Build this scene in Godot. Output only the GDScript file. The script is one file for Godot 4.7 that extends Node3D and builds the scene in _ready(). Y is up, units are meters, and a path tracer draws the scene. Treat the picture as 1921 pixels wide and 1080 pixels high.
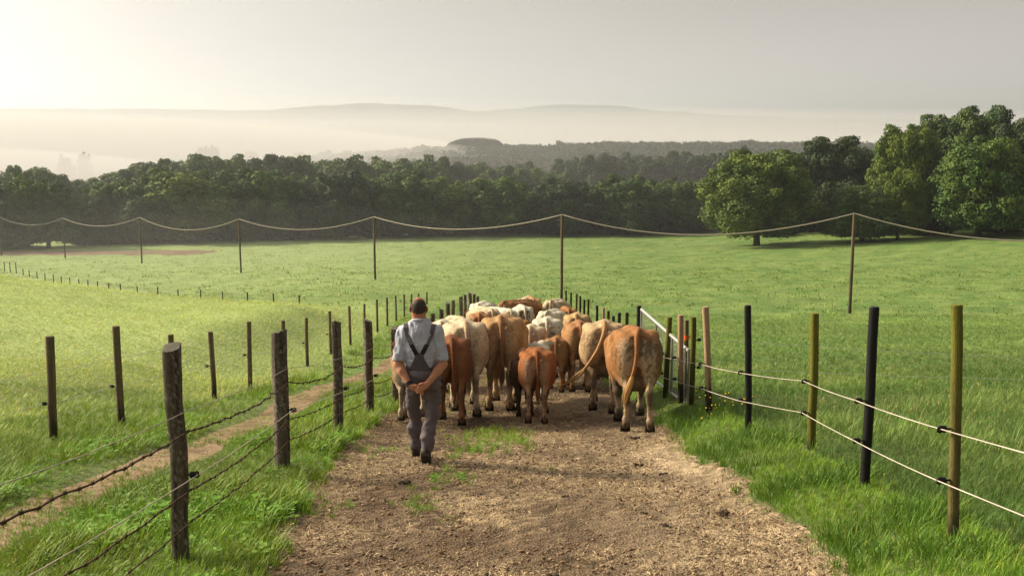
extends Node3D
# A farm lane in the morning: a herdsman walks behind his cattle between two fences.
# Places are in metres; the eye is at the origin, y is up, the lane runs towards -z.

const PROFILE_D := [-60.0, 0.0, 5.0, 10.0, 15.0, 20.0, 26.0, 33.0, 43.0, 51.0, 70.0, 83.0, 96.0, 112.0, 150.0, 165.0, 200.0, 240.0, 300.0, 400.0, 520.0, 650.0, 800.0, 950.0, 1200.0, 2000.0, 4000.0, 9000.0]
const PROFILE_Y := [8.0, -1.6, -2.46, -3.32, -4.16, -5.0, -5.95, -6.9, -7.95, -8.6, -10.2, -11.4, -12.4, -13.9, -16.3, -17.2, -19.0, -22.0, -25.0, -30.0, -32.0, -30.0, -25.0, -30.0, -45.0, -70.0, -80.0, -80.0]
const SUN_TO := Vector3(-0.85, 0.50, -0.36)   # towards the sun

var table := PackedFloat32Array()
var rng := RandomNumberGenerator.new()
var nz := FastNoiseLite.new()
var fine := FastNoiseLite.new()
var materials := {}
var taken := {}

# ---------------------------------------------------------------- a mesh under construction
class Builder:
	var v := PackedVector3Array()
	var n := PackedVector3Array()
	var c := PackedColorArray()
	var idx := PackedInt32Array()

	func vert(p: Vector3, normal: Vector3, color: Color) -> int:
		v.append(p)
		n.append(normal)
		c.append(color)
		return v.size() - 1

	func tri(a: int, b: int, d: int) -> void:
		var cr := (v[b] - v[a]).cross(v[d] - v[a])
		if cr.dot(n[a] + n[b] + n[d]) > 0.0:
			idx.append_array([a, d, b])
		else:
			idx.append_array([a, b, d])

	func quad(a: int, b: int, d: int, e: int) -> void:
		tri(a, b, d)
		tri(a, d, e)

	func flat(a: Vector3, b: Vector3, d: Vector3, e: Vector3, color: Color) -> void:
		var nn := (d - a).cross(e - b).normalized()
		quad(vert(a, nn, color), vert(b, nn, color), vert(d, nn, color), vert(e, nn, color))

	func tube(pts: PackedVector3Array, rad: PackedFloat32Array, sides: int, colors: PackedColorArray, squash := 1.0) -> void:
		var up := Vector3(0.13, 0.97, 0.2)
		var first := v.size()
		var last := pts.size() - 1
		for k in pts.size():
			var t := (pts[mini(k + 1, last)] - pts[maxi(k - 1, 0)]).normalized()
			if absf(t.dot(up)) > 0.95:
				up = Vector3(0.9, 0.1, 0.3)
			var side := up.cross(t).normalized()
			var other := t.cross(side)
			up = other
			for s in sides:
				var a := TAU * s / sides
				var dir := side * cos(a) + other * sin(a) * squash
				vert(pts[k] + dir * rad[k], (side * cos(a) + other * sin(a)).normalized(), colors[mini(k, colors.size() - 1)])
		for k in last:
			for s in sides:
				var s2 := (s + 1) % sides
				quad(first + k * sides + s, first + k * sides + s2, first + (k + 1) * sides + s2, first + (k + 1) * sides + s)
		for end in 2:
			var k := 0 if end == 0 else last
			var dir := (pts[0] - pts[1]).normalized() if end == 0 else (pts[last] - pts[last - 1]).normalized()
			var col := colors[mini(k, colors.size() - 1)]
			var mid := vert(pts[k], dir, col)
			var ring := []
			for s in sides:
				ring.append(vert(v[first + k * sides + s], dir, col))
			for s in sides:
				tri(mid, ring[s], ring[(s + 1) % sides])

	func blob(at: Vector3, radii: Vector3, turn: Basis, around: int, rings: int, color: Color, rough := 0.0, noise: FastNoiseLite = null) -> void:
		var first := v.size()
		for r in rings + 1:
			var la := PI * r / rings
			for s in around:
				var lo := TAU * s / around
				var u := Vector3(sin(la) * cos(lo), cos(la), sin(la) * sin(lo))
				var k := 1.0
				if noise:
					k += rough * noise.get_noise_3d(u.x * 60.0 + at.x * 900.0, u.y * 60.0, u.z * 60.0 + at.z * 900.0)
				vert(at + turn * (u * radii * k), (turn * (u / radii)).normalized(), color)
		for r in rings:
			for s in around:
				var s2 := (s + 1) % around
				quad(first + r * around + s, first + r * around + s2, first + (r + 1) * around + s2, first + (r + 1) * around + s)

	func box(at: Vector3, size: Vector3, turn: Basis, color: Color) -> void:
		var h := size * 0.5
		for axis in 3:
			for sgn in [-1.0, 1.0]:
				var nn := Vector3()
				nn[axis] = sgn
				var a := Vector3()
				var b := Vector3()
				a[(axis + 1) % 3] = 1.0
				b[(axis + 2) % 3] = 1.0
				var q := []
				for k in [[-1, -1], [1, -1], [1, 1], [-1, 1]]:
					q.append(vert(at + turn * ((nn + a * k[0] + b * k[1]) * h), turn * nn, color))
				quad(q[0], q[1], q[2], q[3])

	func add(part: Array, colors: PackedColorArray) -> void:
		var first := v.size()
		v.append_array(part[0])
		n.append_array(part[1])
		c.append_array(colors)
		for k in part[2]:
			idx.append(first + k)

	func mesh(material: Material) -> ArrayMesh:
		for k in n.size():
			if not absf(n[k].length_squared() - 1.0) < 0.02:
				n[k] = n[k].normalized() if n[k].length_squared() > 1e-8 else Vector3.UP
		var arrays := []
		arrays.resize(Mesh.ARRAY_MAX)
		arrays[Mesh.ARRAY_VERTEX] = v
		arrays[Mesh.ARRAY_NORMAL] = n
		arrays[Mesh.ARRAY_COLOR] = c
		arrays[Mesh.ARRAY_INDEX] = idx
		var m := ArrayMesh.new()
		m.add_surface_from_arrays(Mesh.PRIMITIVE_TRIANGLES, arrays)
		m.surface_set_material(0, material)
		return m

# ---------------------------------------------------------------- a distance field that becomes a smooth surface
class Field:
	var o: Vector3
	var h: float
	var nx: int
	var ny: int
	var nz: int
	var d := PackedFloat32Array()

	func _init(lo: Vector3, hi: Vector3, cell: float) -> void:
		o = lo
		h = cell
		nx = int((hi.x - lo.x) / cell) + 2
		ny = int((hi.y - lo.y) / cell) + 2
		nz = int((hi.z - lo.z) / cell) + 2
		d.resize(nx * ny * nz)
		d.fill(1000.0)

	# tapered capsule joined with a smooth minimum; cut = true carves it out
	func cap(a: Vector3, b: Vector3, ra: float, rb: float, k := 0.04, cut := false) -> void:
		var m := maxf(ra, rb) + k + 2.5 * h
		var lo := (a.min(b) - Vector3(m, m, m) - o) / h
		var hi := (a.max(b) + Vector3(m, m, m) - o) / h
		var ab := b - a
		var l2 := maxf(ab.length_squared(), 1e-9)
		for z in range(maxi(0, int(lo.z)), mini(nz, int(hi.z) + 1)):
			for y in range(maxi(0, int(lo.y)), mini(ny, int(hi.y) + 1)):
				var row := (z * ny + y) * nx
				for x in range(maxi(0, int(lo.x)), mini(nx, int(hi.x) + 1)):
					var ap := o + Vector3(x, y, z) * h - a
					var t := clampf(ap.dot(ab) / l2, 0.0, 1.0)
					var e := (ap - ab * t).length() - ra - (rb - ra) * t
					var cur := d[row + x]
					if cut:
						var q := maxf(k - absf(cur + e), 0.0)
						d[row + x] = maxf(cur, -e) + q * q / k * 0.25
					else:
						var q := maxf(k - absf(cur - e), 0.0)
						d[row + x] = minf(cur, e) - q * q / k * 0.25

	func ball(at: Vector3, r: Vector3, k := 0.04, turn := Basis(), cut := false) -> void:
		var m := maxf(r.x, maxf(r.y, r.z)) + k + 2.5 * h
		var lo := (at - Vector3(m, m, m) - o) / h
		var hi := (at + Vector3(m, m, m) - o) / h
		var back := turn.inverse()
		var r2 := r * r
		for z in range(maxi(0, int(lo.z)), mini(nz, int(hi.z) + 1)):
			for y in range(maxi(0, int(lo.y)), mini(ny, int(hi.y) + 1)):
				var row := (z * ny + y) * nx
				for x in range(maxi(0, int(lo.x)), mini(nx, int(hi.x) + 1)):
					var p := back * (o + Vector3(x, y, z) * h - at)
					var k0 := (p / r).length()
					var e := k0 * (k0 - 1.0) / maxf((p / r2).length(), 1e-6)
					var cur := d[row + x]
					if cut:
						var q := maxf(k - absf(cur + e), 0.0)
						d[row + x] = maxf(cur, -e) + q * q / k * 0.25
					else:
						var q := maxf(k - absf(cur - e), 0.0)
						d[row + x] = minf(cur, e) - q * q / k * 0.25

	func slice(at: Vector3, normal: Vector3) -> void:   # keeps what lies behind the plane
		for z in nz:
			for y in ny:
				var row := (z * ny + y) * nx
				for x in nx:
					if d[row + x] < 3.0 * h:
						d[row + x] = maxf(d[row + x], (o + Vector3(x, y, z) * h - at).dot(normal))

	func ripple(noise: FastNoiseLite, amount: float, stretch: Vector3) -> void:
		for z in nz:
			for y in ny:
				var row := (z * ny + y) * nx
				for x in nx:
					if absf(d[row + x]) < 3.5 * h:
						var p := (o + Vector3(x, y, z) * h) * stretch
						d[row + x] += amount * noise.get_noise_3dv(p)

	func at(p: Vector3) -> float:
		var q := ((p - o) / h).round()
		if q.x < 0 or q.y < 0 or q.z < 0 or q.x >= nx or q.y >= ny or q.z >= nz:
			return 1000.0
		return d[(int(q.z) * ny + int(q.y)) * nx + int(q.x)]

	# the first point on the way from p along dir where the field is entered
	func enter(p: Vector3, dir: Vector3) -> Vector3:
		for k in 300:
			var e := at(p)
			if e < 0.0:
				return p
			p += dir * 0.002
		return p

	func surface() -> Array:
		var v := PackedVector3Array()
		var id := PackedInt32Array()
		id.resize(nx * ny * nz)
		id.fill(-1)
		var lim := 2.6 * h
		var sx := 1
		var sy := nx
		var sz := nx * ny
		var off := PackedInt32Array([0, sx, sy, sx + sy, sz, sx + sz, sy + sz, sx + sy + sz])
		var pairs := PackedInt32Array([0, 1, 2, 3, 4, 5, 6, 7, 0, 2, 1, 3, 4, 6, 5, 7, 0, 4, 1, 5, 2, 6, 3, 7])
		var corner := [Vector3(0, 0, 0), Vector3(1, 0, 0), Vector3(0, 1, 0), Vector3(1, 1, 0), Vector3(0, 0, 1), Vector3(1, 0, 1), Vector3(0, 1, 1), Vector3(1, 1, 1)]
		for z in nz - 1:
			for y in ny - 1:
				var row := (z * ny + y) * nx
				for x in nx - 1:
					var i := row + x
					var d0 := d[i]
					if d0 > lim or d0 < -lim:
						continue
					var inside := 0
					for k in 8:
						if d[i + off[k]] < 0.0:
							inside += 1
					if inside == 0 or inside == 8:
						continue
					var sum := Vector3()
					var count := 0
					for k in 12:
						var a := pairs[k * 2]
						var b := pairs[k * 2 + 1]
						var da := d[i + off[a]]
						var db := d[i + off[b]]
						if (da < 0.0) != (db < 0.0):
							sum += (corner[a] as Vector3).lerp(corner[b], clampf(da / (da - db), 0.0, 1.0))
							count += 1
					id[i] = v.size()
					v.append(o + (Vector3(x, y, z) + sum / count) * h)
		var n := PackedVector3Array()
		n.resize(v.size())
		var idx := PackedInt32Array()
		var steps := PackedInt32Array([sx, sy, sz])
		for z in range(1, nz - 1):
			for y in range(1, ny - 1):
				var row := (z * ny + y) * nx
				for x in range(1, nx - 1):
					var i := row + x
					if id[i] < 0:
						continue
					var in0 := d[i] < 0.0
					for axis in 3:
						if (d[i + steps[axis]] < 0.0) == in0:
							continue
						var u := steps[(axis + 1) % 3]
						var w := steps[(axis + 2) % 3]
						var a := id[i]
						var b := id[i - u]
						var c := id[i - u - w]
						var e := id[i - w]
						if a < 0 or b < 0 or c < 0 or e < 0:
							continue
						var nn := (v[c] - v[a]).cross(v[e] - v[b])
						if (nn[axis] > 0.0) != in0:
							nn = -nn
							idx.append_array([a, b, c, a, c, e])
						else:
							idx.append_array([a, c, b, a, e, c])
						n[a] += nn
						n[b] += nn
						n[c] += nn
						n[e] += nn
		for k in n.size():
			n[k] = n[k].normalized()
		return [v, n, idx]

# ---------------------------------------------------------------- naming and tagging
func numbered(called: String) -> String:
	if not taken.has(called):
		taken[called] = 0
		return called
	taken[called] += 1
	return "%s_%03d" % [called, taken[called]]

func tag(o: Node3D, label: String, category := "", group := "", kind := "") -> void:
	if label:
		o.set_meta("label", label)
	if category:
		o.set_meta("category", category)
	if group:
		o.set_meta("group", group)
	if kind:
		o.set_meta("kind", kind)

func thing(called: String, at: Vector3, turn := 0.0) -> Node3D:
	var o := Node3D.new()
	o.name = numbered(called)
	add_child(o)
	o.position = at
	o.rotation.y = turn
	return o

func part(called: String, mesh: Mesh, parent: Node) -> MeshInstance3D:
	var o := MeshInstance3D.new()
	o.name = numbered(called) if parent == self else called
	o.mesh = mesh
	parent.add_child(o, true)
	return o

func scatter(called: String, mesh: Mesh, places: Array, tints: PackedColorArray, parent: Node = self) -> MultiMeshInstance3D:
	var mm := MultiMesh.new()
	mm.transform_format = MultiMesh.TRANSFORM_3D
	mm.use_colors = true
	mm.mesh = mesh
	mm.instance_count = places.size()
	for i in places.size():
		mm.set_instance_transform(i, places[i])
		mm.set_instance_color(i, tints[i])
	var o := MultiMeshInstance3D.new()
	o.name = numbered(called) if parent == self else called
	o.multimesh = mm
	o.set_meta("kind", "stuff")
	parent.add_child(o, true)
	return o

const ORD := ["first", "second", "third", "fourth", "fifth", "sixth", "seventh", "eighth", "ninth", "tenth", "eleventh", "twelfth", "thirteenth", "fourteenth", "fifteenth", "sixteenth", "seventeenth", "eighteenth", "nineteenth", "twentieth"]
func nth(k: int) -> String:   # 0 = first
	if k < 20:
		return ORD[k]
	return ["twenty", "thirty", "forty", "fifty", "sixty", "seventy"][k / 10 - 2] + "-" + ORD[k % 10] if k % 10 != 9 else ["thirtieth", "fortieth", "fiftieth", "sixtieth", "seventieth"][k / 10 - 2]

# ---------------------------------------------------------------- materials
func noise_texture(freq: float, ramp: Array, octaves := 4, size := 512, as_normal := false, seed_ := 1, type := FastNoiseLite.TYPE_SIMPLEX_SMOOTH) -> NoiseTexture2D:
	var f := FastNoiseLite.new()
	f.noise_type = type
	f.frequency = freq
	f.fractal_octaves = octaves
	f.seed = seed_
	var t := NoiseTexture2D.new()
	t.width = size
	t.height = size
	t.seamless = true
	t.noise = f
	t.as_normal_map = as_normal
	if ramp:
		var g := Gradient.new()
		g.offsets = PackedFloat32Array(ramp.map(func(r): return r[0]))
		g.colors = PackedColorArray(ramp.map(func(r): return r[1]))
		t.color_ramp = g
	return t

func grey(a: float) -> Color:
	return Color(a, a, a).linear_to_srgb()

# vertex colours carry the base colour; the texture breaks it up between lo and hi
func surface_material(called: String, rough: float, lo: float, hi: float, freq: float, scale: Vector3, bump := 0.0, world := false, octaves := 4) -> StandardMaterial3D:
	if materials.has(called):
		return materials[called]
	var m := StandardMaterial3D.new()
	m.resource_name = called
	m.vertex_color_use_as_albedo = true
	m.roughness = rough
	m.metallic_specular = 0.3
	m.uv1_triplanar = true
	m.uv1_world_triplanar = world
	m.uv1_scale = scale
	if hi > 0.0:
		m.albedo_texture = noise_texture(freq, [[0.3, grey(lo)], [0.7, grey(hi)]], octaves, 512, false, called.hash() % 1000)
	if bump > 0.0:
		m.heightmap_enabled = true
		m.heightmap_texture = noise_texture(freq, [], octaves, 512, false, called.hash() % 1000)
		m.heightmap_scale = bump
	materials[called] = m
	return m

func plain_material(called: String, rough: float, metal := 0.0, back := 0.0) -> StandardMaterial3D:
	if materials.has(called):
		return materials[called]
	var m := StandardMaterial3D.new()
	m.resource_name = called
	m.vertex_color_use_as_albedo = true
	m.roughness = rough
	m.metallic = metal
	m.metallic_specular = 0.3
	m.cull_mode = BaseMaterial3D.CULL_DISABLED
	if back > 0.0:
		m.backlight_enabled = true
		m.backlight = Color(back, back, back)
	materials[called] = m
	return m

# ---------------------------------------------------------------- the lie of the land
func soft(a: float, b: float, x: float) -> float:
	var t := clampf((x - a) / (b - a), 0.0, 1.0)
	return t * t * (3.0 - 2.0 * t)

func slope_at(j: int) -> float:
	if j == 0:
		return (PROFILE_Y[1] - PROFILE_Y[0]) / (PROFILE_D[1] - PROFILE_D[0])
	if j == PROFILE_D.size() - 1:
		return 0.0
	return (PROFILE_Y[j + 1] - PROFILE_Y[j - 1]) / (PROFILE_D[j + 1] - PROFILE_D[j - 1])

func profile(far: float) -> float:
	far = clampf(far, -60.0, 8999.0)
	var i := 0
	while PROFILE_D[i + 1] < far:
		i += 1
	var w: float = PROFILE_D[i + 1] - PROFILE_D[i]
	var t: float = (far - PROFILE_D[i]) / w
	return (2 * t * t * t - 3 * t * t + 1) * PROFILE_Y[i] + (t * t * t - 2 * t * t + t) * w * slope_at(i) + (3 * t * t - 2 * t * t * t) * PROFILE_Y[i + 1] + (t * t * t - t * t) * w * slope_at(i + 1)

func ground(x: float, z: float) -> float:
	var far := -z
	var y: float
	if far > -59.0 and far < 279.0:
		var q := (far + 60.0) * 4.0
		var i := int(q)
		y = lerpf(table[i], table[i + 1], q - i)
	else:
		y = profile(far)
	if x < -5.0 and far > 12.0 and far < 51.0:
		y += (0.95 * soft(5.6, 8.8, -x) + 1.80 * soft(8.0, 28.0, -x)) * soft(12.0, 34.0, far) * (1.0 - soft(39.0, 51.0, far))
	if x > 18.0 and far > 60.0:
		y += 2.2 * soft(20.0, 70.0, x) * soft(60.0, 140.0, far)
	if x > 1.7 and far < 45.0:
		y += 0.22 * soft(1.7, 2.6, x) * (1.0 - soft(30.0, 45.0, far))
	if x < -1.4 and far < 24.0:
		y += 0.09 * soft(1.4, 2.2, -x) * soft(5.0, 11.0, far) * (1.0 - soft(14.0, 24.0, far))
	if x < -8.0 and far > 40.0 and far < 100.0:
		y -= 0.55 * soft(8.0, 22.0, -x) * exp(-pow((far - 66.0) / 11.0, 2.0))
	if far > 400.0:
		y -= 25.0 * soft(0.0, 400.0, -x) * soft(400.0, 700.0, far)
	if far > 24.0 and far < 170.0:
		y += 0.16 * nz.get_noise_2d(x * 6.0, z * 6.0) * soft(24.0, 60.0, far)
	return y

func on(x: float, z: float, up := 0.0) -> Vector3:
	return Vector3(x, ground(x, z) + up, z)

func drift(far: float) -> float:
	return -0.011 * far + 0.0009 * maxf(0.0, far - 20.0) * maxf(0.0, far - 20.0)

# how far inside the bare lane a point lies, in metres (negative: outside)
func lane_in(x: float, z: float) -> float:
	var far := -z
	var wob := 0.16 * nz.get_noise_2d(x * 3.0 + 70.0, z * 14.0) + 0.10 * fine.get_noise_2d(x * 9.0, z * 9.0)
	var left := -1.26 - 0.045 * clampf(far, 3.0, 11.0) + drift(far) * 0.6
	var right := 2.04 + 0.004 * clampf(far, 3.0, 12.0) + drift(far) * 0.6
	if far > 40.0:
		left = lerpf(left, 0.6, soft(40.0, 46.0, far))
		right = lerpf(right, 0.5, soft(40.0, 46.0, far))
	return minf(x - left, right - x) + wob

func path_mid(far: float) -> float:
	return -3.50 + 0.16 * sin(far * 0.5 + 1.2) + 0.012 * (far - 7.0) + drift(far) * 0.3

# the same for the narrow footpath between the two fences
func path_in(x: float, z: float) -> float:
	var far := -z
	var mid := path_mid(far)
	var w := 0.27 + 0.08 * nz.get_noise_2d(40.0, z * 9.0) - 0.16 * soft(20.0, 34.0, far)
	return w - absf(x - mid) + 0.10 * fine.get_noise_2d(x * 12.0, z * 7.0)

# ---------------------------------------------------------------- cattle
# P: belly, rump, thigh (half widths), legs (fore-and-aft offset of the four feet: rear l, rear r, front l, front r), lift (same order), head, udder, cell
func cow_shape(P: Dictionary) -> Array:
	var w: float = P.belly
	var r: float = P.rump
	var tf: float = P.thigh
	var head: Vector3 = P.head
	var f := Field.new(Vector3(-0.62, -0.02, -3.0), Vector3(0.62, 1.62, 0.3), P.cell)
	# trunk
	f.ball(Vector3(0, 0.985 - P.sag * 0.4, -1.02), Vector3(w, 0.375 + P.sag * 0.4, 0.80), 0.05)
	f.ball(Vector3(0.01, 0.90 - P.sag, -0.85), Vector3(w * 0.98, 0.31, 0.52), 0.12)
	f.ball(Vector3(0, 0.94, -1.52), Vector3(w * 0.80, 0.39, 0.44), 0.12)
	f.ball(Vector3(0, 1.085, -0.37), Vector3(r * 0.95, 0.272, 0.42), 0.10)
	# backbone, hooks and pins
	f.cap(Vector3(0, 1.285, -0.05), Vector3(0, 1.29, -0.55), 0.045, 0.06, 0.08)
	f.cap(Vector3(0, 1.29, -0.55), Vector3(0, 1.295, -1.65), 0.06, 0.075, 0.10)
	for s in [-1.0, 1.0]:
		f.cap(Vector3(s * r * 0.80, 1.235, -0.54), Vector3(s * 0.118, 1.190, -0.02), 0.072, 0.060, 0.07)
		f.ball(Vector3(s * r * 0.79, 1.252, -0.54), Vector3(0.062, 0.050, 0.09), 0.06)
		f.cap(Vector3(s * r * 0.78, 1.23, -0.6), Vector3(s * w * 0.60, 1.19, -1.1), 0.06, 0.09, 0.12)
	# hind legs
	for k in 2:
		var s := -1.0 if k == 0 else 1.0
		var fz: float = P.legs[k]
		var up: float = P.lift[k]
		var hip := Vector3(s * r * 0.52, 1.06, -0.25)
		var stifle := Vector3(s * r * 0.70, 0.80, -0.38 + fz * 0.35)
		var gaskin := Vector3(s * r * 0.53, 0.655, -0.19 + fz * 0.55)
		var hock := Vector3(s * 0.138, 0.50 + up * 0.6, 0.0 + fz * 0.85)
		var fet := Vector3(s * 0.150, 0.15 + up, -0.05 + fz)
		f.ball(hip + Vector3(s * 0.015, -0.06, 0.03), Vector3(tf, 0.30, 0.245), 0.07)
		f.ball(Vector3(s * r * 0.47, 0.93, -0.09 + fz * 0.2), Vector3(tf * 0.74, 0.26, 0.145), 0.06)
		f.cap(hip, stifle, 0.16, 0.115, 0.08)
		f.cap(stifle, gaskin, 0.115, 0.088, 0.06)
		f.cap(gaskin + Vector3(0, 0.10, 0.03), hock + Vector3(0, 0.07, -0.030), 0.094, 0.046, 0.05)
		f.cap(hock + Vector3(0, 0.20, -0.005), hock + Vector3(0, 0.02, 0.012), 0.020, 0.030, 0.03)
		f.cap(hock + Vector3(0, 0.04, -0.025), hock + Vector3(0, -0.10, -0.02), 0.054, 0.040, 0.03)
		f.cap(hock + Vector3(0, -0.09, -0.02), fet, 0.038, 0.035, 0.02)
		f.ball(fet, Vector3(0.046, 0.052, 0.050), 0.025)
		f.cap(fet, fet + Vector3(s * 0.006, -0.085, -0.05), 0.042, 0.047, 0.03)
	# front legs
	for k in 2:
		var s := -1.0 if k == 0 else 1.0
		var fz: float = P.legs[k + 2] - 1.45
		var up: float = P.lift[k + 2]
		var knee := Vector3(s * 0.175, 0.42 + up * 0.7, fz * 0.6 - 0.60)
		var fet := Vector3(s * 0.165, 0.14 + up, fz)
		f.cap(Vector3(s * w * 0.58, 1.08, -1.62), Vector3(s * 0.20, 0.72, -1.50), 0.16, 0.10, 0.10)
		f.cap(Vector3(s * 0.20, 0.74, -1.50), knee, 0.10, 0.058, 0.06)
		f.ball(knee, Vector3(0.062, 0.07, 0.062), 0.04)
		f.cap(knee, fet, 0.048, 0.038, 0.03)
		f.ball(fet, Vector3(0.048, 0.05, 0.05), 0.03)
		f.cap(fet, fet + Vector3(0, -0.08, -0.045), 0.045, 0.05, 0.03)
	# the hollow each side of the tail head, the flank, and the cleft between the thighs
	for s in [-1.0, 1.0]:
		f.cap(Vector3(s * 0.056, 1.24, 0.050), Vector3(s * 0.050, 1.08, 0.085), 0.036, 0.030, 0.05, true)
		f.ball(Vector3(s * (w + 0.055), 1.14, -0.74), Vector3(0.14, 0.14, 0.11), 0.12, Basis(), true)
	f.cap(Vector3(0, 1.06, 0.10), Vector3(0, 0.60, 0.02), 0.022, 0.085, 0.06, true)
	# neck and head
	var poll := Vector3(head.x, 1.18 + head.y, -2.16 + head.z)
	f.cap(Vector3(0, 1.02, -1.72), poll + Vector3(0, 0, 0.12), 0.26, 0.155, 0.12)
	f.cap(Vector3(0, 0.80, -1.78), poll + Vector3(0, -0.14, 0.10), 0.15, 0.10, 0.14)
	var face := Vector3(head.x * 0.6, -0.34, -0.36)
	f.ball(poll, Vector3(0.135, 0.12, 0.15), 0.06)
	f.cap(poll, poll + face * 0.85, 0.125, 0.085, 0.06)
	f.ball(poll + face, Vector3(0.088, 0.075, 0.085), 0.05)
	if P.udder:
		f.ball(Vector3(0, 0.63, -0.42), Vector3(0.15, 0.13, 0.19), 0.07)
		for s in [-1.0, 1.0]:
			f.cap(Vector3(s * 0.06, 0.54, -0.34), Vector3(s * 0.065, 0.47, -0.34), 0.022, 0.014, 0.02)
	f.ripple(nz, P.cell * 0.30, Vector3(260, 160, 260))
	return f.surface()

func coat_colors(shape: Array, C: Dictionary) -> PackedColorArray:
	var out := PackedColorArray()
	var v: PackedVector3Array = shape[0]
	var n: PackedVector3Array = shape[1]
	out.resize(v.size())
	var off: float = C.seed * 37.0
	for i in v.size():
		var p := v[i]
		var big := nz.get_noise_3d(p.x * 55.0 + off, p.y * 40.0, p.z * 40.0)
		var small := fine.get_noise_3d(p.x * 140.0 + off, p.y * 90.0, p.z * 140.0)
		var col: Color = C.main
		col = col.lerp(C.top, soft(1.12, 1.36, p.y + 0.08 * big) * 0.8)
		# the pale seat of the thighs and the legs below
		var rear := soft(0.12, 0.6, n[i].z + 0.2 * big) * soft(-0.55, -0.2, p.z)
		var seat := rear * (1.0 - soft(0.17, 0.30, absf(p.x) + 0.06 * small)) * soft(0.30, 0.55, p.y) * (1.0 - soft(1.12, 1.26, p.y + 0.08 * big))
		var lower := 1.0 - soft(0.34, 0.66, p.y + 0.10 * big)
		col = col.lerp(C.pale, clampf(maxf(seat, lower * 0.95) * C.rear, 0.0, 1.0))
		col = col.lerp(C.pale, (1.0 - soft(0.55, 0.75, p.y + 0.1 * big)) * 0.3 * C.rear)
		# the patches that the coat carries
		col = col.lerp(C.spot, soft(0.22, 0.5, big + 0.25 * small) * C.spots)
		# dried muck by the tail, its hollow shade painted in, muck on thighs, mud on shanks
		var muck := 1.3 * soft(0.0, 0.4, n[i].z) * soft(0.9, 1.05, p.y) * (1.0 - soft(1.2, 1.3, p.y)) * (1.0 - soft(0.13, 0.23, absf(p.x)))
		muck = maxf(minf(1.0, muck) * soft(-0.3, 0.12, small + big * 0.6), 0.9 * soft(0.08, 0.32, big * 0.9 + small) * soft(-0.4, -0.1, p.z) * soft(0.55, 0.75, p.y) * (1.0 - soft(1.15, 1.3, p.y)))
		col = col.lerp(Color(0.075, 0.055, 0.03), muck * C.muck)
		var mud := (1.0 - soft(0.06, 0.22, p.y + 0.12 * small)) * 0.9
		mud = maxf(mud, soft(0.05, 0.35, n[i].z + small * 0.5) * soft(0.28, 0.36, p.y) * (1.0 - soft(0.52, 0.66, p.y + 0.1 * big)) * 0.85)
		col = col.lerp(Color(0.035, 0.024, 0.016), mud * (0.35 + 0.65 * C.muck))
		col *= 1.0 + 0.22 * small + 0.22 * big
		if p.z < -2.3 and p.y < 1.0:
			col = col.lerp(Color(0.45, 0.28, 0.22), 0.5)
		col.a = 1.0
		out[i] = col
	return out

func colored(shape: Array, colors: PackedColorArray, material: Material) -> ArrayMesh:
	var b := Builder.new()
	b.add(shape, colors)
	return b.mesh(material)

func hoof_mesh() -> ArrayMesh:
	if materials.has("hoof mesh"):
		return materials["hoof mesh"]
	var b := Builder.new()
	var dark := Color(0.020, 0.014, 0.010)
	for s in [-1.0, 1.0]:
		var pts := PackedVector3Array()
		var rad := PackedFloat32Array()
		for k in 5:
			var t: float = k / 4.0
			pts.append(Vector3(s * 0.027, 0.095 * (1.0 - t) - 0.004, -0.035 * t - 0.004))
			rad.append(lerpf(0.034, 0.046, t))
		b.tube(pts, rad, 9, PackedColorArray([dark]), 1.0)
	materials["hoof mesh"] = b.mesh(surface_material("horn of hooves", 0.6, 0.5, 1.0, 0.02, Vector3(6, 6, 6), 0.3))
	return materials["hoof mesh"]

func ear_mesh(col: Color, inner: Color) -> ArrayMesh:
	var b := Builder.new()
	var first := 0
	for side in 2:
		first = b.v.size()
		for k in 9:
			var t := k / 8.0
			var wide := 0.062 * sin(PI * pow(t, 0.7) * 0.97 + 0.05) + 0.008
			for j in 7:
				var u := j / 3.0 - 1.0
				var cup := -0.03 * (1.0 - u * u) * sin(PI * t)
				var thick := 0.007 * (1.0 if side == 0 else -1.0) * (1.0 - u * u)
				b.vert(Vector3(0.20 * t, wide * u - 0.03 * t * t, cup + thick), Vector3(0, u * 0.5, 1.0 if side == 0 else -1.0).normalized(), (col if side == 0 else inner) * (1.0 - 0.15 * absf(u)))
		for k in 8:
			for j in 6:
				b.quad(first + k * 7 + j, first + k * 7 + j + 1, first + (k + 1) * 7 + j + 1, first + (k + 1) * 7 + j)
	return b.mesh(plain_material("thin skin of ears", 0.8, 0.0, 0.35))

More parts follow.
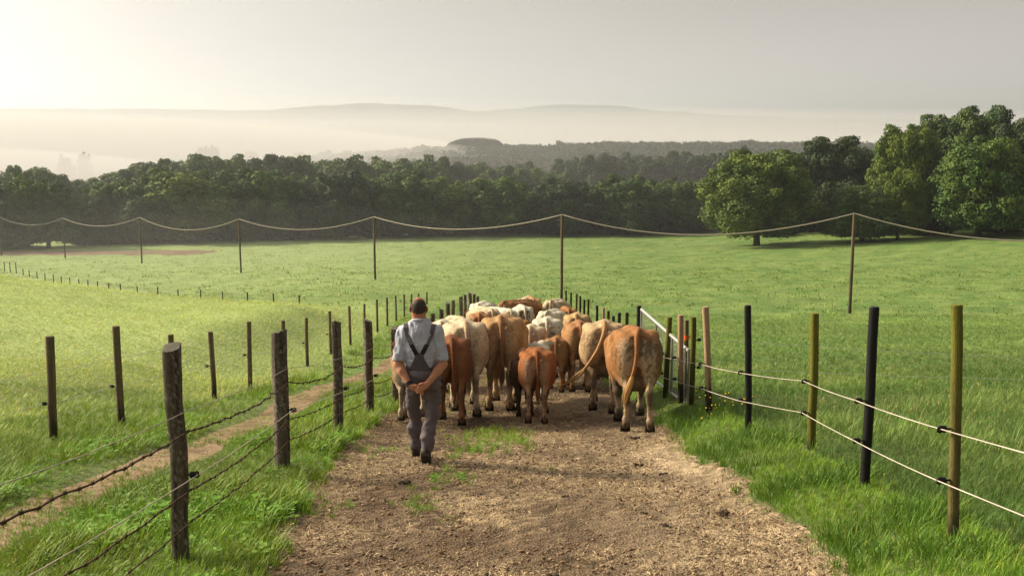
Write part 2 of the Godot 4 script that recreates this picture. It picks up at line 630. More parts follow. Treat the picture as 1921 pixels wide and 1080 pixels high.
# the tail follows points from the tail head down; the last stretch is the switch
func add_tail(cow: Node3D, C: Dictionary, bend: Array) -> void:
	var curve := Curve3D.new()
	for p in bend:
		curve.add_point(p)
	for k in range(1, bend.size() - 1):
		var t: Vector3 = (bend[k + 1] - bend[k - 1]) * 0.22
		curve.set_point_in(k, -t)
		curve.set_point_out(k, t)
	var whole := curve.get_baked_length()
	var pts := PackedVector3Array()
	var rad := PackedFloat32Array()
	var cols := PackedColorArray()
	var tail_color: Color = C.tail
	for k in 22:
		var t := k / 21.0
		pts.append(curve.sample_baked(whole * 0.76 * t))
		rad.append(lerpf(0.050, 0.019, pow(t, 0.55)))
		cols.append(tail_color * (1.0 + 0.2 * nz.get_noise_1d(k * 60.0 + C.seed * 50.0)))
	var b := Builder.new()
	b.tube(pts, rad, 10, cols)
	var tail := part("tail", b.mesh(materials["coat"]), cow)
	var s := Builder.new()
	for h in 26:
		var a := rng.randf() * TAU
		var spread := sqrt(rng.randf()) * 0.045
		var hp := PackedVector3Array()
		var hr := PackedFloat32Array()
		var e := rng.randf_range(0.90, 1.06)
		for k in 6:
			var t := k / 5.0
			var at := curve.sample_baked(minf(whole, whole * lerpf(0.70, e, t)))
			if e > 1.0 and k == 5:
				at += (curve.sample_baked(whole) - curve.sample_baked(whole * 0.9)).normalized() * (e - 1.0) * whole
			hp.append(at + Vector3(cos(a), 0.15 * sin(a * 3.0), sin(a)) * spread * sin(PI * (0.12 + 0.74 * t)))
			hr.append(lerpf(0.013, 0.003, t))
		s.tube(hp, hr, 4, PackedColorArray([C["switch"] * rng.randf_range(0.7, 1.2)]))
	part("switch", s.mesh(plain_material("hair", 0.85)), tail)

const TAIL_DOWN := [Vector3(0, 1.31, -0.16), Vector3(0, 1.335, -0.02), Vector3(0.0, 1.24, 0.075), Vector3(0.0, 1.02, 0.085), Vector3(0.0, 0.78, 0.06), Vector3(-0.005, 0.56, 0.05), Vector3(-0.01, 0.42, 0.055)]

# one animal; shape is a finished body shape that several animals may share
func cow(called: String, label: String, category: String, shape: Array, P: Dictionary, C: Dictionary, x: float, z: float, size: float, turn_deg: float, tail := TAIL_DOWN, group := "cattle walking down the lane ahead of the man", tagged := false) -> Node3D:
	var o := thing(called, on(x, z), -deg_to_rad(turn_deg))
	tag(o, label, category, group)
	# it stands along the slope of the lane
	o.rotation.x = atan((ground(x, z - 1.5 * size) - ground(x, z)) / (1.5 * size))
	o.scale = Vector3(size * C.get("wide", 1.0), size, size)
	part("body", colored(shape, coat_colors(shape, C), materials["coat"]), o)
	add_tail(o, C, tail)
	var head: Vector3 = P.head
	for s in [-1.0, 1.0]:
		var ear := part("ear", ear_mesh(C.main * 0.9, Color(0.42, 0.22, 0.17)), o)
		ear.position = Vector3(head.x + s * 0.11, 1.25 + head.y, -2.13 + head.z)
		ear.rotation = Vector3(0.1, 0.0 if s > 0 else PI, 0.12 * s)
		if tagged:
			var t := Builder.new()
			t.box(Vector3(0.11, -0.045, 0.03), Vector3(0.06, 0.065, 0.006), Basis(), Color(0.75, 0.16, 0.02))
			part("ear_tag", t.mesh(plain_material("plastic", 0.5)), ear)
	for k in 4:
		var hoof := part("hoof", hoof_mesh(), o)
		var fz: float = P.legs[k] - (0.05 if k < 2 else 1.45)
		hoof.position = Vector3((-1.0 if k % 2 == 0 else 1.0) * (0.154 if k < 2 else 0.168), P.lift[k] + 0.003, fz - (0.045 if k < 2 else 0.04))
		if P.lift[k] > 0.03:
			hoof.rotation.x = -0.7
			hoof.position += Vector3(0, 0.02, 0.02)
	return o

func cattle() -> void:
	materials["coat"] = surface_material("coat", 0.75, 0.62, 1.0, 0.035, Vector3(3.4, 1.2, 3.4), 1.7, false, 5)
	var PA := {"belly": 0.365, "rump": 0.30, "thigh": 0.165, "sag": 0.05, "legs": [-0.10, 0.10, 0.06, -0.18], "lift": [0.0, 0.0, 0.0, 0.06], "head": Vector3(0.05, -0.12, 0), "udder": true, "cell": 0.018}
	var PB := {"belly": 0.385, "rump": 0.31, "thigh": 0.165, "sag": 0.05, "legs": [-0.34, 0.02, -0.05, 0.22], "lift": [0.0, 0.0, 0.05, 0.0], "head": Vector3(-0.15, -0.10, 0), "udder": true, "cell": 0.018}
	var PG := {"belly": 0.34, "rump": 0.285, "thigh": 0.15, "sag": 0.0, "legs": [0.03, 0.06, -0.22, 0.15], "lift": [0.0, 0.0, 0.0, 0.0], "head": Vector3(0, -0.1, 0), "udder": false, "cell": 0.018}
	var PH := {"belly": 0.37, "rump": 0.30, "thigh": 0.17, "sag": 0.02, "legs": [-0.22, 0.12, 0.18, -0.2], "lift": [0.06, 0.0, 0.0, 0.03], "head": Vector3(0.1, -0.15, 0), "udder": true, "cell": 0.019}
	var PI_ := {"belly": 0.30, "rump": 0.275, "thigh": 0.15, "sag": -0.02, "legs": [-0.24, 0.06, 0.12, -0.1], "lift": [0.07, 0.0, 0.0, 0.0], "head": Vector3(0, -0.1, 0), "udder": false, "cell": 0.019}
	var PE := {"belly": 0.36, "rump": 0.32, "thigh": 0.16, "sag": -0.02, "legs": [-0.02, 0.04, 0.1, -0.2], "lift": [0.0, 0.0, 0.0, 0.04], "head": Vector3(-0.12, 0.02, 0.1), "udder": false, "cell": 0.019}
	var PF := {"belly": 0.38, "rump": 0.30, "thigh": 0.165, "sag": 0.02, "legs": [0.1, -0.2, -0.1, 0.15], "lift": [0.0, 0.04, 0.0, 0.0], "head": Vector3(0, -0.05, 0), "udder": true, "cell": 0.024}
	var SA := cow_shape(PA)
	var SB := cow_shape(PB)
	var SG := cow_shape(PG)
	var SH := cow_shape(PH)
	var SI := cow_shape(PI_)
	var SE := cow_shape(PE)
	var SF := cow_shape(PF)
	var tan_ := {"main": Color(0.31, 0.140, 0.046), "top": Color(0.35, 0.160, 0.055), "pale": Color(0.45, 0.33, 0.215), "spot": Color(0.48, 0.33, 0.2), "spots": 0.2, "rear": 1.0, "muck": 0.8, "tail": Color(0.36, 0.15, 0.06), "switch": Color(0.42, 0.24, 0.09), "seed": 1.0}
	var light_tan := {"main": Color(0.41, 0.235, 0.10), "top": Color(0.46, 0.28, 0.13), "pale": Color(0.56, 0.40, 0.24), "spot": Color(0.40, 0.20, 0.07), "spots": 0.3, "rear": 0.7, "muck": 0.45, "tail": Color(0.32, 0.165, 0.075), "switch": Color(0.22, 0.12, 0.06), "seed": 2.0}
	var cream := {"main": Color(0.58, 0.45, 0.29), "top": Color(0.64, 0.54, 0.38), "pale": Color(0.62, 0.50, 0.35), "spot": Color(0.52, 0.36, 0.2), "spots": 0.35, "rear": 0.6, "muck": 0.5, "tail": Color(0.56, 0.42, 0.27), "switch": Color(0.40, 0.28, 0.16), "seed": 3.0}
	var white := {"main": Color(0.66, 0.60, 0.46), "top": Color(0.70, 0.65, 0.53), "pale": Color(0.68, 0.61, 0.48), "spot": Color(0.60, 0.5, 0.36), "spots": 0.3, "rear": 0.5, "muck": 0.6, "tail": Color(0.62, 0.56, 0.42), "switch": Color(0.5, 0.42, 0.3), "seed": 4.0}
	var red := {"main": Color(0.175, 0.060, 0.020), "top": Color(0.235, 0.080, 0.026), "pale": Color(0.33, 0.17, 0.085), "spot": Color(0.15, 0.045, 0.015), "spots": 0.4, "rear": 0.35, "muck": 0.25, "tail": Color(0.20, 0.06, 0.018), "switch": Color(0.16, 0.06, 0.025), "seed": 5.0}
	var brown := {"main": Color(0.33, 0.15, 0.055), "top": Color(0.36, 0.18, 0.075), "pale": Color(0.40, 0.23, 0.12), "spot": Color(0.24, 0.09, 0.03), "spots": 0.3, "rear": 0.4, "muck": 0.3, "tail": Color(0.30, 0.13, 0.05), "switch": Color(0.22, 0.1, 0.04), "seed": 6.0}
	var black := {"main": Color(0.075, 0.032, 0.016), "top": Color(0.10, 0.042, 0.02), "pale": Color(0.5, 0.46, 0.4), "spot": Color(0.03, 0.018, 0.012), "spots": 0.4, "rear": 0.0, "muck": 0.0, "tail": Color(0.02, 0.013, 0.01), "switch": Color(0.02, 0.013, 0.01), "seed": 7.0}  # coat of the added dark calf, shade put into its colour
	var k := func(base: Dictionary, changes: Dictionary) -> Dictionary:
		var d := base.duplicate()
		d.merge(changes, true)
		return d
	var swung := [Vector3(0, 1.31, -0.16), Vector3(0.01, 1.34, -0.02), Vector3(0.02, 1.25, 0.10), Vector3(-0.03, 1.06, 0.15), Vector3(-0.15, 0.82, 0.17), Vector3(-0.36, 0.56, 0.18), Vector3(-0.62, 0.40, 0.18)]
	var bent := [Vector3(0.02, 1.31, -0.16), Vector3(0.0, 1.34, -0.02), Vector3(-0.03, 1.25, 0.09), Vector3(-0.03, 1.05, 0.12), Vector3(-0.07, 0.80, 0.12), Vector3(-0.15, 0.56, 0.12), Vector3(-0.19, 0.40, 0.12)]
	var lean := [Vector3(0, 1.31, -0.16), Vector3(0.0, 1.335, -0.02), Vector3(0.015, 1.24, 0.075), Vector3(0.03, 1.02, 0.085), Vector3(0.025, 0.78, 0.06), Vector3(0.03, 0.52, 0.04), Vector3(0.03, 0.36, 0.04)]
	# three calves that hold their heads out to one side
	var raised := k.call(PE, {"head": Vector3(0.0, 0.13, 0.0), "cell": 0.026})
	var aside := k.call(PF, {"head": Vector3(0.20, 0.08, 0.05), "cell": 0.028})
	var away := k.call(PI_, {"head": Vector3(-0.16, 0.10, 0.05), "cell": 0.024})
	var S_raised := cow_shape(raised)
	var S_aside := cow_shape(aside)
	var S_away := cow_shape(away)
	# the nearest animals
	cow("cow", "orange-tan cow with pale thighs and hanging tail, last in the herd beside the gate", "cow", SA, PA, tan_, 1.59, -13.0, 0.965, 2.0, bent)
	cow("cow", "pale tan wide-bellied cow swinging its tail out to one side", "cow", SB, PB, k.call(light_tan, {"main": Color(0.50, 0.345, 0.19), "top": Color(0.56, 0.40, 0.24), "tail": Color(0.46, 0.26, 0.12), "switch": Color(0.40, 0.26, 0.11), "muck": 0.6}), 1.34, -15.35, 1.0, 6.0, swung)
	cow("cow", "tall light-tan cow with a straight brown tail, in the middle of the lane", "cow", SG, PG, light_tan, -0.19, -15.7, 1.06, 3.0, lean)
	cow("cow", "cream cow walking just behind the red-brown heifer beside the man", "cow", SH, PH, cream, -0.66, -14.9, 1.01, -4.0, lean)
	cow("calf", "dark red-brown heifer walking at the elbow of the man", "calf", SI, PI_, k.call(red, {"muck": 0.1}), -0.80, -13.75, 0.86, -3.0, lean)
	cow("calf", "small red-brown calf with pale hind legs, alone in front in the lane", "calf", SE, PE, k.call(red, {"rear": 0.75, "main": Color(0.32, 0.104, 0.027), "top": Color(0.38, 0.135, 0.038), "pale": Color(0.46, 0.30, 0.19), "spot": Color(0.12, 0.04, 0.016), "spots": 0.7}), 0.33, -14.0, 0.725, 2.0, lean)
	cow("calf", "added dark calf standing in for a shaded flank beside the small red-brown calf", "calf", S_raised, raised, black, 0.19, -14.9, 0.60, 0.0, lean)  # added animal; its dark coat stands for the shaded side of its neighbour
	cow("calf", "white calf whose back shows above the small red-brown calf", "calf", S_aside, aside, k.call(white, {"seed": 9.0, "spots": 0.7, "spot": Color(0.42, 0.4, 0.37)}), 0.40, -16.9, 0.70, 0.0)
	cow("calf", "plain brown heifer between the small calf and the tan cow swinging its tail", "calf", SI, PI_, brown, 0.80, -19.1, 0.735, 4.0)
	cow("calf", "light tan and white calf with an orange ear tag behind the man", "calf", S_away, away, k.call(light_tan, {"seed": 11.0, "rear": 1.0, "pale": Color(0.62, 0.52, 0.4)}), -1.37, -13.7, 0.78, -2.0, lean, "cattle walking down the lane ahead of the man", true)
	# further down the lane
	cow("cow", "brown cow walking ahead of the cow that swings its tail", "cow", SG, PG, k.call(brown, {"seed": 12.0, "main": Color(0.40, 0.20, 0.08)}), 1.26, -19.2, 0.95, 2.0, lean)
	cow("cow", "pinkish cream cow directly ahead of the white calf", "cow", SF, PF, k.call(cream, {"seed": 13.0, "tail": Color(0.55, 0.38, 0.28), "pale": Color(0.6, 0.45, 0.34)}), 0.34, -20.05, 0.88, 3.0)
	cow("cow", "white cow with grey-stained thighs in the middle of the herd", "cow", SF, PF, k.call(white, {"seed": 14.0, "muck": 0.8}), 0.70, -21.6, 0.97, 4.0, lean)
	cow("cow", "broad white cow directly beyond the white cow with stained thighs", "cow", SA, PA, k.call(white, {"seed": 15.0, "main": Color(0.68, 0.58, 0.44), "muck": 0.5}), 0.88, -27.4, 1.0, 12.0, bent)
	cow("cow", "tan cow with a cream rump and dark muck beside its tail, near the far stakes", "cow", SF, PF, k.call(light_tan, {"seed": 16.0, "top": Color(0.58, 0.43, 0.2), "muck": 0.95, "rear": 1.0}), 1.52, -24.9, 0.985, 5.0, lean)
	cow("cow", "orange-brown cow beside the far stakes, beyond the cream-rumped one", "cow", SG, PG, k.call(tan_, {"seed": 17.0}), 1.66, -30.4, 0.97, -2.0)
	cow("cow", "pale cream cow along the timber posts, showing above the shoulder of the man", "cow", SA, PA, k.call(cream, {"seed": 18.0, "top": Color(0.72, 0.66, 0.54)}), -1.30, -19.1, 0.96, -2.0)
	cow("cow", "cream cow with a tan flank ahead of the pale cream one", "cow", SG, PG, k.call(cream, {"seed": 19.0}), -1.02, -22.9, 0.97, -14.0)
	cow("cow", "brown-headed cow looking back between two cream cows", "cow", SI, PI_, k.call(brown, {"seed": 20.0}), -0.85, -27.1, 0.95, 0.0)
	cow("cow", "cream and tan cow just beyond the tall light-tan cow", "cow", SF, PF, k.call(cream, {"seed": 21.0, "spots": 0.8}), -0.52, -29.5, 1.0, -16.0)
	cow("cow", "white cow turned half aside, ahead of the tall light-tan cow", "cow", SA, PA, k.call(white, {"seed": 22.0}), 0.02, -30.2, 0.97, -24.0)
	cow("cow", "slim white cow with a marked tail, between two other white cows", "cow", SG, PG, k.call(white, {"seed": 23.0, "muck": 0.9}), 0.38, -31.0, 0.985, -4.0, lean)
	cow("cow", "white cow at the head of the herd beside the timber posts", "cow", SF, PF, k.call(white, {"seed": 24.0, "main": Color(0.74, 0.7, 0.58)}), -1.07, -32.5, 1.02, 6.0)
	cow("cow", "tan cow turned across the lane at the head of the herd", "cow", SA, PA, k.call(tan_, {"seed": 25.0, "muck": 0.4}), -0.36, -34.6, 1.0, 34.0)
	cow("cow", "small pale cow among the tan leaders of the herd", "cow", SG, PG, k.call(cream, {"seed": 26.0}), 0.41, -36.3, 0.985, 4.0)
	cow("cow", "light brown cow among the leaders, next to the small pale one", "cow", SF, PF, k.call(light_tan, {"seed": 27.0}), 0.78, -36.7, 0.985, -6.0)
	cow("cow", "cream and tan cow leading beside the far black stakes", "cow", SB, PB, k.call(cream, {"seed": 28.0, "spots": 1.0, "spot": Color(0.36, 0.18, 0.07)}), 1.27, -35.7, 0.97, 16.0, lean)
	cow("cow", "brown cow showing only its back between the white cows", "cow", SI, PI_, k.call(tan_, {"seed": 29.0}), 0.16, -24.6, 0.90, 0.0)

# ---------------------------------------------------------------- the herdsman
func man() -> void:
	var o := thing("person", on(-0.93, -10.58, 0.0), 0.02)
	tag(o, "person in grey dungarees and pale T-shirt walking behind the cattle, hands clasped behind", "person")
	o.scale = Vector3.ONE * 0.985
	var skin := surface_material("skin", 0.55, 0.86, 1.0, 0.02, Vector3(4, 4, 4), 0.15)
	skin.subsurf_scatter_enabled = true
	skin.subsurf_scatter_strength = 0.08
	var elbow_l := Vector3(-0.226, 1.05, 0.055)
	var elbow_r := Vector3(0.232, 1.05, 0.055)
	var wrist_l := Vector3(-0.100, 0.865, 0.185)
	var wrist_r := Vector3(0.095, 0.895, 0.195)
	var sh_l := Vector3(-0.168, 1.378, 0.0)
	var sh_r := Vector3(0.174, 1.378, 0.0)
	var hip_l := Vector3(-0.085, 0.88, 0.0)
	var hip_r := Vector3(0.115, 0.88, 0.0)
	var knee_l := Vector3(-0.080, 0.49, -0.15)
	var knee_r := Vector3(0.120, 0.50, -0.03)
	var ank_l := Vector3(-0.075, 0.10, -0.20)
	var ank_r := Vector3(0.050, 0.17, 0.13)
	# the body: one skin from crown to feet
	var f := Field.new(Vector3(-0.36, 0.0, -0.42), Vector3(0.36, 1.78, 0.30), 0.012)
	f.ball(Vector3(0.01, 0.93, 0.0), Vector3(0.155, 0.14, 0.11), 0.05)
	f.cap(Vector3(0.01, 0.98, 0.0), Vector3(0.0, 1.20, 0.0), 0.115, 0.12, 0.06)
	f.ball(Vector3(0, 1.26, 0.0), Vector3(0.165, 0.17, 0.105), 0.06)
	f.cap(Vector3(-0.13, 1.37, 0.01), Vector3(0.13, 1.37, 0.01), 0.065, 0.065, 0.06)
	f.cap(Vector3(0, 1.38, 0.01), Vector3(-0.008, 1.53, -0.02), 0.068, 0.058, 0.05)
	for s in [[sh_l, elbow_l, wrist_l], [sh_r, elbow_r, wrist_r]]:
		f.cap(s[0], s[1], 0.058, 0.045, 0.03)
		f.cap(s[1], s[1].lerp(s[2], 0.35), 0.045, 0.046, 0.025)
		f.cap(s[1].lerp(s[2], 0.35), s[2], 0.045, 0.030, 0.025)
	for s in [[hip_l, knee_l, ank_l], [hip_r, knee_r, ank_r]]:
		f.cap(s[0], s[1], 0.066, 0.046, 0.04)
		f.cap(s[1], s[1].lerp(s[2], 0.35), 0.044, 0.047, 0.03)
		f.cap(s[1].lerp(s[2], 0.35), s[2], 0.046, 0.032, 0.03)
	var b := Builder.new()
	var tone := func(shape: Array, base: Color) -> PackedColorArray:
		var cols := PackedColorArray()
		for p in shape[0]:
			var c := base * (1.0 + 0.14 * fine.get_noise_3dv((p as Vector3) * 220.0))
			c.a = 1.0
			cols.append(c)
		return cols
	var body := f.surface()
	b.add(body, tone.call(body, Color(0.43, 0.205, 0.125)))
	# the head, on a finer grid
	var hc := Vector3(-0.012, 1.618, -0.030)
	var g := Field.new(Vector3(-0.15, 1.44, -0.20), Vector3(0.13, 1.78, 0.12), 0.005)
	g.ball(hc + Vector3(0, 0.02, 0.012), Vector3(0.076, 0.094, 0.094), 0.03)
	g.ball(hc + Vector3(0, -0.035, -0.02), Vector3(0.070, 0.085, 0.076), 0.03)
	g.ball(hc + Vector3(0, -0.045, 0.035), Vector3(0.066, 0.055, 0.05), 0.03)
	g.ball(hc + Vector3(0, -0.092, -0.055), Vector3(0.04, 0.03, 0.035), 0.03)
	g.cap(hc + Vector3(0, 0.0, -0.098), hc + Vector3(0, -0.038, -0.118), 0.010, 0.015, 0.015)
	g.cap(hc + Vector3(-0.032, 0.012, -0.085), hc + Vector3(0.032, 0.012, -0.085), 0.012, 0.012, 0.015)
	g.cap(hc + Vector3(-0.02, -0.066, -0.096), hc + Vector3(0.02, -0.066, -0.096), 0.008, 0.008, 0.012)
	for s in [-1.0, 1.0]:
		g.ball(hc + Vector3(s * 0.03, -0.006, -0.092), Vector3(0.014, 0.010, 0.01), 0.01, Basis(), true)
		g.cap(hc + Vector3(s * 0.028, -0.12, 0.04), Vector3(s * 0.03, 1.44, 0.02), 0.04, 0.045, 0.03)
	g.cap(hc + Vector3(0, -0.06, 0.022), Vector3(0, 1.44, 0.015), 0.062, 0.068, 0.03)
	g.cap(hc + Vector3(-0.05, -0.115, 0.055), hc + Vector3(0.05, -0.115, 0.055), 0.004, 0.004, 0.012, true)
	var head := g.surface()
	b.add(head, tone.call(head, Color(0.45, 0.19, 0.115)))
	# hands: the one holds the other behind the back
	var q := Field.new(Vector3(-0.16, 0.72, 0.11), Vector3(0.16, 0.98, 0.30), 0.0045)
	var palm_l := Vector3(-0.030, 0.825, 0.205)
	q.cap(wrist_l, Vector3(-0.065, 0.845, 0.195), 0.028, 0.031, 0.012)
	for k in 4:
		var row := k - 1.5
		var knuckle := palm_l + Vector3(0.020, -0.014 * row - 0.004, 0.004 + 0.002 * k)
		q.cap(Vector3(-0.075, 0.848 - 0.010 * row, 0.195), knuckle, 0.016, 0.0135, 0.010)
		var mid := knuckle + Vector3(0.034 - 0.003 * absf(row), -0.016, 0.000)
		q.cap(knuckle, mid, 0.0105, 0.0095, 0.004)
		q.cap(mid, mid + Vector3(0.010, -0.020, -0.012), 0.0095, 0.008, 0.004)
	q.cap(Vector3(-0.070, 0.858, 0.205), Vector3(-0.035, 0.868, 0.222), 0.014, 0.012, 0.008)
	q.cap(Vector3(-0.035, 0.868, 0.222), Vector3(-0.008, 0.860, 0.232), 0.0115, 0.009, 0.004)
	q.cap(wrist_r, Vector3(0.065, 0.868, 0.212), 0.029, 0.032, 0.012)
	for k in 4:
		var row := k - 1.5
		var root := Vector3(0.070, 0.868 - 0.012 * row, 0.215)
		var knuckle := Vector3(0.024, 0.838 - 0.0155 * row, 0.232)
		q.cap(root, knuckle, 0.016, 0.0125, 0.010)
		var mid := knuckle + Vector3(-0.034 + 0.003 * absf(row), -0.012 - 0.001 * k, 0.006)
		var tip := mid + Vector3(-0.022, -0.008, -0.014)
		q.cap(knuckle, mid, 0.0108, 0.0098, 0.004)
		q.cap(mid, tip, 0.0096, 0.0078, 0.004)
	q.cap(Vector3(0.060, 0.886, 0.222), Vector3(0.024, 0.890, 0.236), 0.014, 0.012, 0.008)
	q.cap(Vector3(0.024, 0.890, 0.236), Vector3(-0.002, 0.880, 0.236), 0.011, 0.009, 0.004)
	var hands := q.surface()
	b.add(hands, tone.call(hands, Color(0.46, 0.205, 0.125)))
	var body_node := part("body", b.mesh(skin), o)
	# ears
	for s in [-1.0, 1.0]:
		var e := Builder.new()
		var turn := Basis(Vector3.UP, s * 0.55)
		e.blob(Vector3(), Vector3(0.010, 0.034, 0.021), turn, 14, 10, Color(0.47, 0.17, 0.105), 0.15, nz)
		e.tube(PackedVector3Array([turn * Vector3(0, -0.02, 0.018), turn * Vector3(0, 0.012, 0.024), turn * Vector3(0, 0.034, 0.010), turn * Vector3(0, 0.033, -0.010)]), PackedFloat32Array([0.005, 0.007, 0.007, 0.005]), 6, PackedColorArray([Color(0.49, 0.18, 0.11)]))
		var ear := part("ear", e.mesh(skin), o)
		ear.position = hc + Vector3(s * 0.080, -0.012, 0.012)
	# cropped hair round a bald crown
	var hf := Field.new(Vector3(-0.15, 1.50, -0.20), Vector3(0.13, 1.78, 0.14), 0.005)
	hf.ball(hc + Vector3(0, 0.018, 0.013), Vector3(0.0775, 0.0955, 0.0955), 0.02)
	hf.ball(hc + Vector3(0, -0.040, 0.038), Vector3(0.064, 0.050, 0.051), 0.03)
	hf.ripple(fine, 0.004, Vector3(900, 300, 900))
	hf.slice(hc + Vector3(0, -0.062, 0.07), Vector3(0, -1.0, -0.30).normalized())
	hf.slice(hc + Vector3(0, 0.0, -0.045), Vector3(0, 0.1, -1.0).normalized())
	var hair := hf.surface()
	var shades: PackedColorArray = tone.call(hair, Color(0.046, 0.038, 0.034))
	for k in shades.size():
		var p: Vector3 = hair[0][k] - hc
		var bare := (1.0 - soft(-0.066, -0.030, p.y + 0.012 * fine.get_noise_2d(p.x * 900.0, p.y * 300.0))) * 0.85
		bare = maxf(bare, soft(0.066, 0.104, p.y - 0.25 * p.x + 0.014 * fine.get_noise_2d(p.x * 700.0, p.z * 700.0)) * 0.12)
		shades[k] = shades[k].lerp(Color(0.36, 0.16, 0.10), bare)
	part("hair", colored(hair, shades, plain_material("cropped hair", 0.8)), o)
	# T-shirt
	var t := Field.new(Vector3(-0.40, 0.92, -0.26), Vector3(0.40, 1.52, 0.26), 0.0105)
	t.cap(Vector3(0.01, 0.96, 0.0), Vector3(0.0, 1.20, 0.0), 0.138, 0.145, 0.06)
	t.ball(Vector3(-0.005, 1.24, 0.01), Vector3(0.182, 0.215, 0.132), 0.06)
	t.cap(Vector3(-0.13, 1.365, 0.005), Vector3(0.135, 1.365, 0.005), 0.082, 0.082, 0.05)
	t.cap(Vector3(-0.045, 1.465, 0.012), Vector3(0.045, 1.465, 0.012), 0.052, 0.052, 0.08)
	t.cap(Vector3(0, 1.38, 0.025), Vector3(0, 1.488, 0.012), 0.100, 0.070, 0.05)
	t.cap(sh_l, Vector3(-0.216, 1.08, 0.048), 0.070, 0.066, 0.035)
	t.cap(sh_r, Vector3(0.222, 1.08, 0.048), 0.070, 0.067, 0.035)
	t.ripple(nz, 0.020, Vector3(300, 95, 240))
	t.ripple(fine, 0.006, Vector3(200, 90, 200))
	t.slice(Vector3(-0.24, 1.085, 0.04), Vector3(0, -1.0, 0.15).normalized())
	t.cap(Vector3(0, 1.56, 0.0), Vector3(0, 1.62, -0.01), 0.068, 0.085, 0.012, true)
	# below the sleeves the trunk of the shirt goes on into the dungarees
	var trunk := Field.new(Vector3(-0.26, 0.94, -0.24), Vector3(0.26, 1.14, 0.24), 0.0105)
	trunk.cap(Vector3(0.01, 0.90, 0.0), Vector3(0.0, 1.25, 0.005), 0.146, 0.158, 0.06)
	trunk.ball(Vector3(-0.005, 1.24, 0.01), Vector3(0.190, 0.225, 0.136), 0.06)
	trunk.ripple(nz, 0.020, Vector3(300, 95, 240))
	trunk.slice(Vector3(0, 0.97, 0), Vector3(0, -1, 0))
	trunk.slice(Vector3(0, 1.115, 0), Vector3(0, 1, 0))
	var tb := Builder.new()
	for piece in [t.surface(), trunk.surface()]:
		tb.add(piece, tone.call(piece, Color(0.40, 0.42, 0.51)))
	var ring := PackedVector3Array()
	var thick := PackedFloat32Array()
	for k in 29:
		var a := TAU * k / 28.0
		ring.append(Vector3(cos(a) * 0.076 - 0.002, 1.500 + 0.012 * sin(a), 0.008 + sin(a) * 0.072))
		thick.append(0.011)
	tb.tube(ring, thick, 8, PackedColorArray([Color(0.385, 0.405, 0.49)]), 1.5)
	part("shirt", tb.mesh(surface_material("jersey", 0.9, 0.85, 1.0, 0.05, Vector3(12, 12, 12), 0.1)), o)
	# dungarees
	var w := Field.new(Vector3(-0.30, 0.02, -0.42), Vector3(0.36, 1.12, 0.34), 0.0115)
	w.ball(Vector3(0.015, 0.935, 0.005), Vector3(0.182, 0.145, 0.138), 0.05)
	w.cap(Vector3(0.015, 0.94, 0.0), Vector3(0.01, 1.035, 0.0), 0.162, 0.160, 0.05)
	w.ball(Vector3(-0.075, 0.865, 0.055), Vector3(0.090, 0.11, 0.090), 0.04)
	w.ball(Vector3(0.105, 0.865, 0.055), Vector3(0.090, 0.11, 0.090), 0.04)
	w.cap(hip_l, knee_l, 0.088, 0.070, 0.02)
	w.cap(hip_r, knee_r, 0.090, 0.076, 0.02)
	w.cap(knee_l, ank_l + Vector3(0, -0.02, 0.0), 0.070, 0.062, 0.03)
	w.cap(knee_r, ank_r + Vector3(0, -0.01, -0.01), 0.076, 0.066, 0.03)
	w.cap(Vector3(0.012, 0.93, 0.16), Vector3(0.015, 0.80, 0.15), 0.008, 0.012, 0.03, true)
	w.ripple(nz, 0.032, Vector3(60, 140, 60))
	w.ripple(fine, 0.010, Vector3(80, 150, 80))
	w.slice(Vector3(0, 1.045, 0), Vector3(0, 1, 0.12).normalized())
	w.slice(ank_l + Vector3(0, -0.045, 0), Vector3(0, -1, -0.25).normalized())
	for k in 1:
		var lower := (ank_r - knee_r).normalized()
		for z in w.nz:
			for y in w.ny:
				for x in w.nx:
					var p := w.o + Vector3(x, y, z) * w.h
					if p.x > -0.01 and p.z > -0.06 and p.y < 0.4:
						var i := (z * w.ny + y) * w.nx + x
						if w.d[i] < 0.03:
							w.d[i] = maxf(w.d[i], (p - ank_r - lower * 0.025).dot(lower))
	var pants := w.surface()
	var cloth := surface_material("workwear twill", 0.88, 0.78, 1.0, 0.04, Vector3(9, 9, 9), 0.2)
	var legs := part("dungarees", colored(pants, tone.call(pants, Color(0.125, 0.105, 0.118)), cloth), o)
	# back panel and braces, laid over the shirt
	var over := func(x: float, y: float, lift: float) -> Vector3:
		var best := 0.0
		for fld in [t, trunk]:
			var p: Vector3 = fld.enter(Vector3(x, y, 0.235), Vector3(0, 0, -1))
			best = maxf(best, p.z)
		return Vector3(x, y, best + lift)
	var pb := Builder.new()
	var dark := Color(0.095, 0.081, 0.088)
	var rows := 12
	for side in 2:
		for j in rows + 1:
			var v := j / float(rows)
			var y := lerpf(1.005, 1.185, v)
			var half := lerpf(0.135, 0.030, pow(v, 0.62))
			for i in 9:
				var u := i / 4.0 - 1.0
				var p: Vector3 = over.call(u * half, y, 0.012 if side == 0 else 0.003)
				p.z = maxf(p.z, 0.150 * sqrt(1.0 - pow(u * half / 0.22, 2.0)) * lerpf(1.0, 0.9, v))
				pb.vert(p, Vector3(u * half * 4.0, 0.1, 1.0 if side == 0 else -1.0).normalized(), dark)
		for j in rows:
			for i in 8:
				var a := side * (rows + 1) * 9 + j * 9 + i
				pb.quad(a, a + 1, a + 10, a + 9)
	part("back_panel", pb.mesh(cloth), legs)
